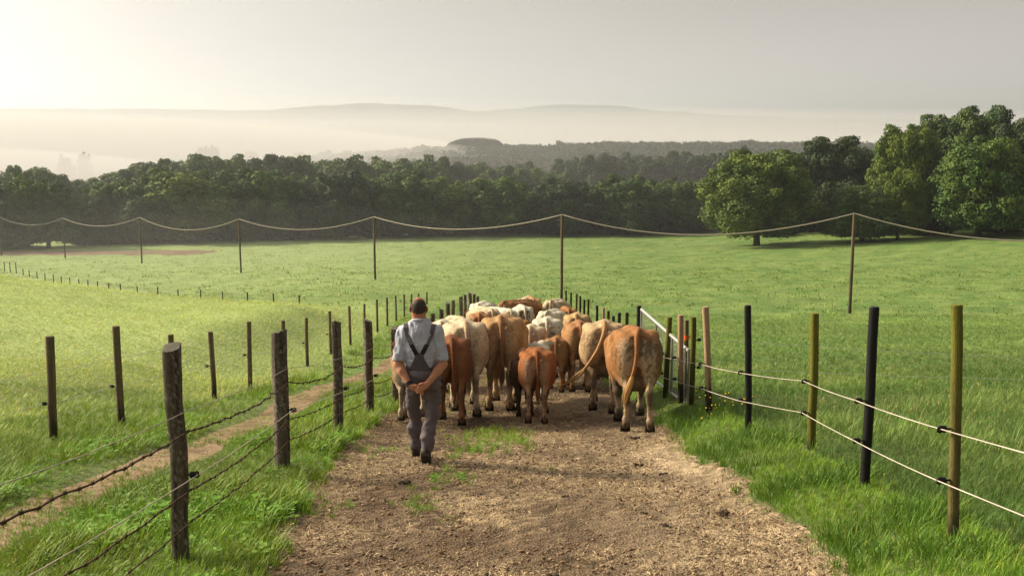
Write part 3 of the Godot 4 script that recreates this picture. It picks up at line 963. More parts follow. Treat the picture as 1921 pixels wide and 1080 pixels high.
	for s in [-1.0, 1.0]:
		var strap := Builder.new()
		var clip := Builder.new()
		var raw := []
		for k in 15:
			var u := k / 14.0
			var x: float = s * lerpf(0.020, 0.142, pow(minf(1.0, u / 0.8), 0.9))
			if u < 0.62:
				raw.append(over.call(x, lerpf(1.165, 1.36, u / 0.62), 0.008))
			else:
				var turn := lerpf(0.14, 2.0, (u - 0.62) / 0.38)
				var dir := Vector3(0, sin(turn), cos(turn))
				var from := Vector3(x, 1.335, 0.0) + dir * 0.26
				raw.append(t.enter(from, -dir) + dir * 0.009)
		var last_pair := []
		for k in 15:
			var p: Vector3 = raw[k]
			if k > 1 and k < 8:
				p = (raw[k - 2] + raw[k - 1] * 2.0 + p * 3.0 + raw[k + 1] * 2.0 + raw[k + 2]) / 9.0
				p.z += 0.004
			var pair := [p + Vector3(-0.022, s * 0.006, 0), p + Vector3(0.022, -s * 0.006, 0)]
			if last_pair:
				var into := clip if k <= 5 else strap
				var col := Color(0.026, 0.024, 0.027) if k <= 5 else Color(0.115, 0.10, 0.11)
				into.flat(last_pair[0], last_pair[1], pair[1], pair[0], col)
				var inward := Vector3(0, -0.003, -0.006)
				into.flat(last_pair[0], pair[0], pair[0] + inward, last_pair[0] + inward, col)
				into.flat(last_pair[1], pair[1], pair[1] + inward, last_pair[1] + inward, col)
			last_pair = pair
		var node := part("brace", strap.mesh(cloth), legs)
		node = part("elastic", clip.mesh(cloth), legs)
	# watch
	var wb := Builder.new()
	var along := (wrist_l - elbow_l).normalized()
	wb.tube(PackedVector3Array([wrist_l - along * 0.030, wrist_l - along * 0.012, wrist_l + along * 0.008]), PackedFloat32Array([0.0375, 0.0385, 0.0355]), 16, PackedColorArray([Color(0.012, 0.012, 0.014)]))
	wb.blob(wrist_l - along * 0.010 + Vector3(-0.01, 0.026, 0.02), Vector3(0.018, 0.014, 0.014), Basis(), 12, 8, Color(0.02, 0.02, 0.024))
	part("wristwatch", wb.mesh(plain_material("rubber", 0.45)), o)
	# boots
	for k in 2:
		var bf := Field.new(Vector3(-0.09, -0.03, -0.24), Vector3(0.09, 0.20, 0.12), 0.008)
		bf.cap(Vector3(0, 0.115, 0.0), Vector3(0, 0.05, 0.03), 0.043, 0.043, 0.03)
		bf.cap(Vector3(0, 0.055, 0.03), Vector3(0, 0.04, -0.17), 0.042, 0.044, 0.03)
		bf.cap(Vector3(0, 0.09, 0.0), Vector3(0, 0.05, -0.12), 0.044, 0.038, 0.03)
		bf.slice(Vector3(0, 0.010, 0), Vector3(0, -1, 0))
		bf.ripple(fine, 0.004, Vector3(300, 300, 300))
		var shape := bf.surface()
		var boot := part("boot", colored(shape, tone.call(shape, Color(0.045, 0.030, 0.020)), surface_material("worn leather", 0.6, 0.6, 1.0, 0.03, Vector3(7, 7, 7), 0.3)), o)
		var sole := Builder.new()
		for lump in [[Vector3(0, 0.006, 0.035), Vector3(0.078, 0.026, 0.075)], [Vector3(0, 0.004, -0.075), Vector3(0.088, 0.018, 0.17)]]:
			sole.box(lump[0], lump[1], Basis(), Color(0.020, 0.015, 0.012))
		for j in 7:
			sole.box(Vector3(0, -0.007, -0.15 + j * 0.033), Vector3(0.082, 0.008, 0.016), Basis(), Color(0.016, 0.012, 0.010))
		part("sole", sole.mesh(plain_material("rubber", 0.45)), boot)
		if k == 0:
			boot.position = ank_l + Vector3(0, -0.085, -0.02)
			boot.rotation = Vector3(0.05, 0.12, 0)
		else:
			boot.position = ank_r + Vector3(0.0, -0.085, 0.045)
			boot.rotation = Vector3(-0.80, -0.06, 0)

# ---------------------------------------------------------------- fences
const LANE_TIMBER := [[-2.05, 6.3, -1.32], [-2.16, 9.7, -1.89], [-2.05, 12.2, -2.26], [-2.00, 14.5, -2.66], [-1.91, 17.0, -3.25], [-1.93, 20.5, -3.78], [-1.89, 25.0, -4.44], [-1.89, 28.0, -4.84], [-1.89, 31.0, -5.17], [-1.88, 33.5, -5.50], [-1.77, 36.5, -5.87], [-1.72, 38.5, -6.13], [-1.62, 40.5, -6.36], [-1.53, 42.5, -6.72], [-1.46, 44.5, -7.15]]
const LANE_STAKES := [[2.54, 6.0, -1.01], [2.69, 7.8, -1.33], [2.86, 9.9, -1.75], [2.54, 11.3, -1.91], [2.44, 13.2, -2.25], [2.60, 15.6, -2.86], [2.49, 14.4, -2.60], [2.39, 14.9, -2.66], [2.41, 16.0, -2.89]]
const FAR_STAKES := [[2.23, 18.4, -3.12], [2.20, 20.0, -3.52], [2.19, 21.5, -3.79], [2.23, 23.0, -4.13], [2.24, 24.3, -4.24], [2.24, 25.8, -4.42], [2.24, 27.5, -4.66], [2.21, 30.5, -4.98], [2.20, 32.0, -5.24], [2.19, 33.5, -5.37], [2.17, 35.5, -5.61], [2.11, 37.5, -5.89], [2.04, 39.5, -6.12]]
const PADDOCK_POSTS := [[-5.16, 11.6, -2.31], [-4.96, 13.1, -2.48], [-4.90, 15.0, -2.96], [-4.88, 17.0, -3.31], [-4.77, 18.9, -3.50], [-4.94, 22.5, -4.13], [-5.11, 26.0, -4.71], [-5.21, 30.0, -5.24], [-5.15, 33.3, -5.66], [-5.09, 36.0, -6.04], [-4.95, 38.5, -6.29], [-4.88, 41.0, -6.63], [-4.75, 43.0, -6.87], [-4.62, 45.0, -7.14], [-4.52, 47.0, -7.43], [-4.34, 49.0, -7.72], [-4.13, 51.0, -8.09]]
const BROW_STAKES := [[-9.92, 49.0, -7.80], [-11.51, 50.7, -8.00], [-13.21, 52.5, -8.22], [-14.93, 54.2, -8.44], [-16.49, 55.7, -8.58], [-18.16, 57.2, -8.79], [-19.76, 58.7, -8.89], [-21.37, 60.0, -9.06], [-22.77, 61.2, -9.08], [-23.75, 62.0, -9.17], [-25.26, 64.2, -9.37], [-26.73, 66.4, -9.61], [-28.08, 68.3, -9.82], [-29.46, 70.2, -9.99], [-30.79, 72.0, -10.17], [-32.06, 73.7, -10.26], [-33.44, 75.5, -10.43], [-34.77, 77.2, -10.58], [-36.02, 78.7, -10.64], [-37.12, 80.1, -10.74], [-38.29, 81.5, -10.44], [-39.42, 82.9, -10.57], [-40.38, 84.0, -10.67]]
const FIELD_POLES := [[27.5, 39.0, 4.35], [15.0, 46.6, 4.40], [2.55, 54.1, 4.33], [-9.24, 71.15, 4.21], [-21.4, 83.3, 4.17], [-34.17, 97.55, 4.23], [-46.99, 111.2, 4.15], [-56.5, 117.0, 4.3], [-70.0, 128.0, 4.2]]

func side_offset(i: int) -> float:
	return 0.075

# a split, weathered post: a rounded square that wanders, with clefts, lichen and a slanting top
func timber_post(h: float, r: float, seed_: float, rows := 26, around := 16) -> ArrayMesh:
	var b := Builder.new()
	for j in rows + 1:
		var t := j / float(rows)
		var y := lerpf(-0.35, h, t)
		for s in around:
			var a := TAU * s / around
			var sq := 1.0 / pow(pow(absf(cos(a)), 5.0) + pow(absf(sin(a)), 5.0), 0.2)
			var k := r * sq * (1.0 + 0.05 * nz.get_noise_2d(y * 40.0, seed_ * 50.0))
			var cleft := nz.get_noise_3d(cos(a) * 60.0 + seed_ * 90.0, y * 12.0, sin(a) * 60.0)
			k *= 1.0 + 0.11 * cleft + 0.05 * fine.get_noise_3d(cos(a) * 90.0, y * 40.0 + seed_ * 80.0, sin(a) * 90.0)
			var p := Vector3(cos(a) * k + 0.02 * nz.get_noise_2d(y * 22.0, seed_ * 30.0 + 9.0), y, sin(a) * k + 0.02 * nz.get_noise_2d(y * 22.0, seed_ * 30.0 + 60.0))
			if j == rows:
				p.y += 0.02 * cos(a + seed_) * signf(sin(seed_ * 3.0) + 0.1) + 0.012 * fine.get_noise_2d(cos(a) * 60.0 + seed_ * 70.0, sin(a) * 60.0)
			var lich := fine.get_noise_3d(cos(a) * 26.0 + seed_ * 40.0, y * 300.0, sin(a) * 26.0) + 0.6 * nz.get_noise_3d(cos(a) * 30.0, y * 90.0, sin(a) * 30.0 + seed_ * 20.0)
			var c := Color(0.150, 0.122, 0.094).lerp(Color(0.040, 0.032, 0.025), soft(-0.1, 0.35, -cleft + 0.3 * lich))
			c = c.lerp(Color(0.36, 0.34, 0.29), soft(0.22, 0.45, lich) * 0.75)
			c = c.lerp(Color(0.16, 0.145, 0.12), soft(h * 0.9, h, y) * 0.35)
			b.vert(p, Vector3(cos(a), 0, sin(a)), c)
	for j in rows:
		for s in around:
			var s2 := (s + 1) % around
			b.quad(j * around + s, j * around + s2, (j + 1) * around + s2, (j + 1) * around + s)
	var top := rows * around
	var mid := Vector3()
	for s in around:
		mid += b.v[top + s] / around
	var m := b.vert(mid + Vector3(0, 0.004, 0), Vector3.UP, Color(0.17, 0.155, 0.13))
	for s in around:
		var a := b.vert(b.v[top + s], Vector3.UP, Color(0.23, 0.215, 0.185))
		var e := b.vert(b.v[top + (s + 1) % around], Vector3.UP, Color(0.20, 0.185, 0.155))
		b.tri(m, a, e)
	return b.mesh(surface_material("weathered timber", 0.9, 0.55, 1.0, 0.04, Vector3(9, 0.9, 9), 0.9))

# a turned stake with a chamfered top; low is the colour of its darker foot
func stake(h: float, r: float, body: Color, head: Color, low: Color, low_to: float, seed_: float, material: Material, rows := 14, around := 14) -> ArrayMesh:
	var b := Builder.new()
	var ys := []
	for j in rows + 1:
		ys.append(lerpf(-0.3, h - 0.008, j / float(rows)))
	ys.append(h)
	for j in ys.size():
		var y: float = ys[j]
		for s in around:
			var a := TAU * s / around
			var k := r * (1.0 + 0.05 * nz.get_noise_3d(cos(a) * 20.0, y * 8.0 + seed_ * 60.0, sin(a) * 20.0))
			if j == ys.size() - 1:
				k *= 0.84
			var blot := nz.get_noise_3d(cos(a) * 25.0 + seed_ * 80.0, y * 14.0, sin(a) * 25.0) + 0.6 * fine.get_noise_3d(cos(a) * 60.0, y * 30.0 + seed_ * 30.0, sin(a) * 60.0)
			var c := body.lerp(head, soft(h * 0.35, h * 0.8, y + 0.2 * blot))
			c = c.lerp(low, 1.0 - soft(low_to - 0.08, low_to + 0.08, y + 0.1 * blot))
			c *= 1.0 + 0.5 * blot
			c.a = 1.0
			b.vert(Vector3(cos(a) * k + 0.012 * nz.get_noise_2d(y * 14.0, seed_ * 44.0), y, sin(a) * k), Vector3(cos(a), 0.0 if j < ys.size() - 1 else 0.6, sin(a)).normalized(), c)
	for j in ys.size() - 1:
		for s in around:
			var s2 := (s + 1) % around
			b.quad(j * around + s, j * around + s2, (j + 1) * around + s2, (j + 1) * around + s)
	var first := (ys.size() - 1) * around
	var m := b.vert(Vector3(0, h, 0), Vector3.UP, head * 1.3)
	for s in around:
		b.tri(m, b.vert(b.v[first + s], Vector3.UP, head * 1.2), b.vert(b.v[first + (s + 1) % around], Vector3.UP, head * 1.2))
	return b.mesh(material)

func insulator_mesh() -> ArrayMesh:
	if materials.has("insulator mesh"):
		return materials["insulator mesh"]
	var b := Builder.new()
	var black := PackedColorArray([Color(0.010, 0.010, 0.011)])
	b.tube(PackedVector3Array([Vector3(0, 0, 0), Vector3(-0.035, 0, 0)]), PackedFloat32Array([0.006, 0.006]), 8, black)
	b.tube(PackedVector3Array([Vector3(-0.028, 0, 0), Vector3(-0.036, 0, 0), Vector3(-0.060, 0, 0), Vector3(-0.066, 0, 0)]), PackedFloat32Array([0.017, 0.022, 0.020, 0.013]), 12, black)
	b.tube(PackedVector3Array([Vector3(-0.062, 0.020, 0.006), Vector3(-0.076, 0.012, 0.006), Vector3(-0.078, -0.012, 0.006), Vector3(-0.064, -0.020, 0.006)]), PackedFloat32Array([0.006, 0.007, 0.007, 0.006]), 8, black)
	materials["insulator mesh"] = b.mesh(plain_material("plastic", 0.5))
	return materials["insulator mesh"]

# one strand from support to support, sagging between them
func strand(supports: PackedVector3Array, r: float, sag: float, wobble: float, color: Color, seed_: float, per := 14, sides := 5, barb := 0.0) -> Builder:
	var b := Builder.new()
	var pts := PackedVector3Array()
	var rad := PackedFloat32Array()
	var cols := PackedColorArray()
	for k in supports.size() - 1:
		var a := supports[k]
		var e := supports[k + 1]
		var steps := per if k < supports.size() - 2 else per + 1
		for s in steps:
			var t := s / float(per)
			var p := a.lerp(e, t) + Vector3.DOWN * (sag * (0.6 + 0.5 * nz.get_noise_1d(k * 70.0 + seed_ * 31.0)) * 4.0 * t * (1.0 - t))
			var free := minf(1.0, 6.0 * t * (1.0 - t))
			p += Vector3(nz.get_noise_2d(p.z * 90.0, seed_ * 60.0), fine.get_noise_2d(p.z * 60.0, seed_ * 60.0 + 30.0), 0) * wobble * free
			pts.append(p)
			rad.append(r * (1.0 + 0.25 * fine.get_noise_1d(pts.size() * 37.0)))
			cols.append(color * (1.0 + 0.35 * fine.get_noise_1d(pts.size() * 53.0 + seed_ * 11.0)))
	b.tube(pts, rad, sides, cols)
	if barb > 0.0:
		var run := 0.0
		for k in pts.size() - 1:
			run += pts[k].distance_to(pts[k + 1])
			if run > barb and pts[k].z > -16.0:
				run = 0.0
				var along := (pts[k + 1] - pts[k]).normalized()
				b.tube(PackedVector3Array([pts[k] - along * 0.012, pts[k] + along * 0.012]), PackedFloat32Array([r * 1.7, r * 1.7]), 5, cols.slice(k, k + 1))
				for j in 2:
					var dir := (along.cross(Vector3(rng.randf() - 0.5, 1, rng.randf() - 0.5)) * (1.0 if j else 0.3) + Vector3(0, 0.6 if j else 1.0, 0)).normalized()
					b.tube(PackedVector3Array([pts[k] - dir * 0.020 + along * 0.008 * j, pts[k] + dir * 0.020 + along * 0.008 * j]), PackedFloat32Array([0.0018, 0.0018]), 4, cols.slice(k, k + 1))
	return b

func fences() -> void:
	# the dark timber posts along the lane
	var wood := surface_material("weathered timber", 0.9, 0.55, 1.0, 0.04, Vector3(9, 0.9, 9), 0.9)
	var radius := [0.054, 0.066, 0.056, 0.056, 0.055, 0.06, 0.06, 0.06, 0.062, 0.06, 0.065, 0.06, 0.065, 0.06, 0.06]
	for i in LANE_TIMBER.size():
		var p: Array = LANE_TIMBER[i]
		var base := on(p[0], -p[1])
		var label := "%s dark weathered timber post along the barbed wire, counted from the camera" % nth(i)
		if i == 0:
			label = "large dark lichen-spotted timber post, the first of the barbed wire fence"
		elif i == 4:
			label = "dark timber post standing just behind the man's arm, beside his back"
		var post := thing("timber_post", base, i * 0.7 + 0.15)
		part("shaft", timber_post(p[2] - base.y, radius[i] / 1.08, i + 1.0, 90 if i < 5 else 12, 30 if i < 5 else 12), post)
		tag(post, label, "fence post", "dark timber posts along the lane")
		if i < 5:
			var ins := part("insulator", insulator_mesh(), post)
			ins.rotation.y = PI - (i * 0.7 + 0.15)
			ins.position = Basis(Vector3.UP, -(i * 0.7 + 0.15)) * Vector3(radius[i] * 0.9, 0.56, 0.02)
	var rust := Color(0.060, 0.033, 0.020)
	var runs := [[0.83, 0.0055, 0.10, 0.020, rust, 0.13, "barbed_wire", "uppermost rusty barbed wire strand stapled to the dark timber posts"],
		[0.47, 0.0050, 0.07, 0.016, rust, 0.14, "barbed_wire", "middle rusty barbed wire strand, below the white rope on the timber posts"],
		[0.27, 0.0045, 0.06, 0.014, rust * 0.9, 0.15, "barbed_wire", "lowest rusty barbed wire strand, just above the grass by the timber posts"],
		[0.95, 0.0026, 0.03, 0.006, Color(0.30, 0.27, 0.23), 0.0, "steel_wire", "thin grey wire above the barbed strands on the timber posts"],
		[0.56, 0.0030, 0.02, 0.002, Color(0.40, 0.36, 0.32), 0.0, "electric_rope", "thin white electric rope on insulators along the dark timber posts"]]
	for k in runs.size():
		var q: Array = runs[k]
		var sup := PackedVector3Array()
		var before: Array = [-1.95, 3.1]
		for i in range(-1, 9):
			var x: float = before[0] if i < 0 else LANE_TIMBER[i][0]
			var z: float = -before[1] if i < 0 else -LANE_TIMBER[i][1]
			sup.append(on(x + (0.075 if k != 4 else 0.125), z + 0.02, q[0] + 0.03 * nz.get_noise_1d(i * 90.0 + k * 40.0)))
		var w := part(q[6], strand(sup, q[1], q[2], q[3], q[4], k + 1.0, 22, 6, q[5]).mesh(plain_material("rusted wire", 0.8) if k < 3 else plain_material("braided cord", 0.75)), self)
		tag(w, q[7], "fence wire")
	# the stakes along the other side of the lane
	var black := Color(0.012, 0.012, 0.013)
	var olive := Color(0.155, 0.150, 0.024)
	var brown := Color(0.14, 0.10, 0.058)
	var pale := Color(0.36, 0.245, 0.155)
	var dark_foot := Color(0.030, 0.022, 0.016)
	var turned := surface_material("turned wood", 0.8, 0.7, 1.0, 0.04, Vector3(9, 0.8, 9), 0.4)
	var plastic := surface_material("black recycled plastic", 0.5, 0.7, 1.0, 0.05, Vector3(5, 5, 5), 0.15)
	var looks := [[0.032, brown.lerp(olive, 0.45), olive, dark_foot, 0.10, turned, "moss-topped brown stake, the first of the white rope fence"],
		[0.037, black, black * 1.2, black, 0.0, plastic, "straight black plastic stake, second of the white rope fence"],
		[0.040, olive * 0.8, olive, dark_foot, 0.08, turned, "moss-green stake with two insulators, third of the white rope fence"],
		[0.037, black, black * 1.3, black, 0.0, plastic, "black plastic stake between the moss-green stake and a pale one"],
		[0.042, pale, pale * 1.05, dark_foot, 0.38, turned, "tall pale wooden stake with a dark foot"],
		[0.034, olive * 0.45, brown, dark_foot, 0.2, turned, "short dark green stake carrying an orange-red insulator"],
		[0.038, olive * 0.6, olive * 0.7, dark_foot, 0.1, turned, "dark mossy stake beside the pale one, insulators on its field side"],
		[0.042, pale, pale * 1.02, dark_foot, 0.35, turned, "pale wooden stake with a dark foot, next to the gate"],
		[0.042, olive * 0.35, olive * 0.7, dark_foot, 0.1, turned, "dark mossy post in front of the wire mesh gate"]]
	var leans := [Vector3(0, 0, 0.050), Vector3(0, 0, 0.002), Vector3(0, 0, 0.018), Vector3(0, 0, 0.037), Vector3(0, 0, 0.055), Vector3(0, 0, 0.02), Vector3(0, 0, 0.01), Vector3(0, 0, 0.03), Vector3(0, 0, -0.03)]
	for i in LANE_STAKES.size():
		var p: Array = LANE_STAKES[i]
		var q: Array = looks[i]
		var base := on(p[0], -p[1])
		var s := thing("fence_stake", base)
		s.rotation = leans[i]
		s.position.x += (p[2] - base.y) * sin(leans[i].z)
		part("shaft", stake(p[2] - base.y, q[0], q[1], q[2], q[3], q[4], i + 3.0, q[5]), s)
		tag(s, q[6], "fence post", "stakes along the white rope fence")
		if i < 5 or i == 7 or i == 8:
			for h in [0.68, 0.37]:
				var ins := part("insulator", insulator_mesh(), s)
				ins.position = Vector3(-q[0] * 0.9, h, 0.015)
		if i == 6 or i == 5:
			for h in [0.93, 0.54]:
				var ins := part("insulator", insulator_mesh(), s)
				ins.rotation.y = PI
				ins.position = Vector3(q[0] * 0.9, h, 0)
		if i == 5:
			var ob := Builder.new()
			ob.tube(PackedVector3Array([Vector3(0, 0.88, 0), Vector3(0, 0.89, 0), Vector3(0, 0.93, 0), Vector3(0, 0.95, 0)]), PackedFloat32Array([0.035, 0.040, 0.039, 0.035]), 12, PackedColorArray([Color(0.62, 0.10, 0.02)]))
			part("orange_insulator", ob.mesh(plain_material("plastic", 0.5)), s)
	for k in 2:
		var sup := PackedVector3Array()
		for q in [[2.6, 3.4], [2.595, 6.0], [2.69, 7.8], [2.88, 9.9], [2.575, 11.3], [2.50, 13.2], [2.42, 14.9], [2.38, 16.0]]:
			sup.append(on(q[0] - 0.11, -q[1] + 0.02, 0.68 if k == 0 else 0.37))
		var w := part("electric_rope", strand(sup, 0.0038, 0.012, 0.0, Color(0.42, 0.37, 0.33), k + 21.0, 12, 6).mesh(plain_material("braided cord", 0.75)), self)
		tag(w, ["upper white electric rope on the stakes beside the lane", "lower white electric rope on the stakes beside the lane"][k], "fence wire")
		var cross := PackedVector3Array([on(2.56, -14.4, 0.93 if k == 0 else 0.54), Vector3(6.4, -2.87 - k * 0.27, -13.0), Vector3(11.0, -2.75 - k * 0.27, -12.0)])
		w = part("steel_wire", strand(cross, 0.0028, 0.02, 0.0, Color(0.34, 0.34, 0.31), k + 31.0, 14, 5).mesh(plain_material("galvanised wire", 0.5, 0.5)), self)
		tag(w, ["upper thin wire running off across the meadow from the dark mossy stake", "lower thin wire running off across the meadow from the dark mossy stake"][k], "fence wire")
	var end_post := thing("fence_stake", on(11.0, -12.0))
	part("shaft", stake(1.3, 0.04, olive, olive, dark_foot, 0.1, 50.0, turned), end_post)
	tag(end_post, "lone stake at the end of the thin cross wires in the meadow", "fence post")
	# the further stakes, beyond the gate
	for i in FAR_STAKES.size():
		var p: Array = FAR_STAKES[i]
		var base := on(p[0], -p[1])
		var s := thing("black_stake", base)
		s.rotation.z = 0.012 * sin(i * 2.3)
		var woody := i == 5
		part("shaft", stake(p[2] - base.y, 0.040 if i == 0 else 0.034, pale if woody else black * (1.0 + 0.6 * (i % 3)), pale if woody else (olive * 0.35 if i % 3 == 1 else black * 1.4), dark_foot, 0.1, i + 60.0, turned if woody else plastic, 6, 10), s)
		var label := "%s thin black stake beyond the gate, counted from the gate" % nth(i)
		if i == 0:
			label = "black gate post at the far end of the wire mesh gate"
		elif woody:
			label = "the one pale wooden stake among the black stakes beyond the gate"
		tag(s, label, "fence post", "thin stakes beyond the gate")
	for k in 2:
		var sup := PackedVector3Array()
		for p in FAR_STAKES:
			sup.append(on(p[0] - 0.05, -p[1], 0.95 - 0.35 * k))
		var w := part("electric_rope", strand(sup, 0.0045, 0.01, 0.0, Color(0.45, 0.42, 0.38), k + 41.0, 6, 4).mesh(plain_material("braided cord", 0.75)), self)
		tag(w, ["upper rope on the thin stakes beyond the gate", "lower rope on the thin stakes beyond the gate"][k], "fence wire")
	# the paddock fence across the footpath
	for i in PADDOCK_POSTS.size():
		var p: Array = PADDOCK_POSTS[i]
		var base := on(p[0], -p[1])
		var s := thing("paddock_post", base, i * 1.1)
		s.rotation.z = [-0.035, 0.0, 0.01, -0.02, 0.03][i % 5] * (1.0 if i != 0 else 0.8)
		part("shaft", stake(maxf(0.6, p[2] - base.y), 0.047 if i < 2 else 0.042, Color(0.175, 0.13, 0.08), Color(0.20, 0.155, 0.095), Color(0.06, 0.05, 0.025), 0.2, i + 80.0, wood, 10 if i < 6 else 5, 12 if i < 6 else 8), s)
		tag(s, "%s brown post of the paddock fence across the footpath, counted from the camera" % nth(i), "fence post", "brown posts of the paddock fence")
		if i < 8:
			var ins := part("insulator", insulator_mesh(), s)
			ins.rotation.y = -i * 1.1
			ins.position = Basis(Vector3.UP, -i * 1.1) * Vector3(-0.038, [0.42, 0.50, 0.55, 0.55, 0.66, 0.6, 0.6, 0.6][i], 0)
	for k in 2:
		var sup := PackedVector3Array([on(-5.5, -6.2, 0.32 + 0.34 * k)])
		for i in 12:
			sup.append(on(PADDOCK_POSTS[i][0] - 0.09, -PADDOCK_POSTS[i][1], [0.42, 0.50, 0.55, 0.55, 0.66, 0.6, 0.6, 0.6, 0.6, 0.6, 0.6, 0.6][i] + (0.36 if k else 0.0)))
		var w := part("paddock_wire", strand(sup, 0.0034, 0.03, 0.0, Color(0.50, 0.48, 0.42), k + 51.0, 10, 5).mesh(plain_material("braided cord", 0.75)), self)
		tag(w, ["lower pale wire of the paddock fence across the footpath", "upper pale wire of the paddock fence across the footpath"][k], "fence wire")
	# the low stakes behind the brow of the meadow
	for i in BROW_STAKES.size():
		var p: Array = BROW_STAKES[i]
		var base := on(p[0], -p[1])
		var s := part("low_stake", stake(maxf(0.5, p[2] - base.y), 0.034, Color(0.07, 0.06, 0.05), Color(0.09, 0.08, 0.06), dark_foot, 0.05, i + 120.0, wood, 3, 7), self)
		s.position = base
		tag(s, "%s low stake of the fence behind the meadow brow, counted from the lane" % nth(i), "fence post", "low stakes behind the meadow brow")
	var low := PackedVector3Array()
	for p in BROW_STAKES:
		low.append(Vector3(p[0], p[2] - 0.12, -p[1]))
	var lw := part("fence_wire", strand(low, 0.006, 0.01, 0.0, Color(0.12, 0.11, 0.09), 77.0, 3, 4).mesh(plain_material("rusted wire", 0.8)), self)
	tag(lw, "thin wire joining the low stakes behind the meadow brow", "fence wire")
	# tall poles with a slack line across the big field
	var tops := PackedVector3Array()
	for i in FIELD_POLES.size():
		var p: Array = FIELD_POLES[i]
		var base := on(p[0], -p[1])
		var s := thing("field_pole", base)
		part("shaft", stake(p[2], 0.072, Color(0.115, 0.085, 0.06), Color(0.17, 0.125, 0.08), Color(0.05, 0.042, 0.03), 0.5, i + 160.0, wood, 10, 10), s)
		var cap := Builder.new()
		cap.tube(PackedVector3Array([Vector3(0, p[2] - 0.02, 0), Vector3(0, p[2] + 0.05, 0), Vector3(0, p[2] + 0.09, 0)]), PackedFloat32Array([0.03, 0.035, 0.02]), 8, PackedColorArray([Color(0.2, 0.17, 0.13)]))
		part("line_holder", cap.mesh(plain_material("plastic", 0.5)), s)
		tag(s, "%s tall pole carrying the slack line over the field, counted from the trees" % nth(i), "pole", "tall poles across the field")
		tops.append(base + Vector3(0, p[2] + 0.04, 0))
	var b := Builder.new()
	var pts := PackedVector3Array()
	for k in tops.size() - 1:
		for s in 20 + (1 if k == tops.size() - 2 else 0):
			var t := s / 20.0
			pts.append(tops[k].lerp(tops[k + 1], t) + Vector3.DOWN * (0.98 if k else 1.3) * 4.0 * t * (1.0 - t) * (0.9 + 0.12 * sin(k * 2.0)))
	var rr := PackedFloat32Array()
	rr.resize(pts.size())
	rr.fill(0.030)
	b.tube(pts, rr, 6, PackedColorArray([Color(0.235, 0.21, 0.165)]))
	tag(part("slack_line", b.mesh(plain_material("braided cord", 0.75)), self), "pale slack line hanging in loops between the tall field poles", "cable")
	gate()

func gate() -> void:
	var a := Vector3(2.26, 0, -18.3)
	var e := Vector3(2.50, 0, -14.75)
	a.y = -3.17
	e.y = -3.15
	var la := Vector3(2.26, -4.24, -18.3)
	var le := Vector3(2.50, -3.94, -14.75)
	var o := thing("wire_gate", on(e.x, e.z))
	tag(o, "galvanised tube gate filled with wire mesh, standing along the lane fence", "gate")
	var zero := o.position
	var steel := plain_material("galvanised tube", 0.42, 0.6)
	var bar := func(called: String, p: Vector3, q: Vector3, r: float, tone: Color) -> void:
		var b := Builder.new()
		b.tube(PackedVector3Array([p - zero, q - zero]), PackedFloat32Array([r, r]), 12, PackedColorArray([tone]))
		part(called, b.mesh(steel), o)
	var light := Color(0.42, 0.42, 0.41)
	bar.call("top_rail", a, e, 0.026, light)
	bar.call("bottom_rail", la, le, 0.022, light)
	for t in [0.0, 0.36, 0.70, 1.0]:
		bar.call("upright", a.lerp(e, t), la.lerp(le, t), 0.020, light * 0.7)
	var m := Builder.new()
	var n := 34
	for dir in 2:
		for k in range(-12, n):
			var pts := PackedVector3Array()
			for s in 13:
				var v := s / 12.0
				var u := (k + (v * 12.0 if dir == 0 else 12.0 - v * 12.0)) / float(n)
				if u < 0.0 or u > 1.0:
					continue
				pts.append(a.lerp(e, u).lerp(la.lerp(le, u), v) - zero)
			if pts.size() > 1:
				var rr := PackedFloat32Array()
				rr.resize(pts.size())
				rr.fill(0.0018)
				m.tube(pts, rr, 3, PackedColorArray([Color(0.30, 0.30, 0.29)]))
	part("wire_mesh", m.mesh(steel), o)

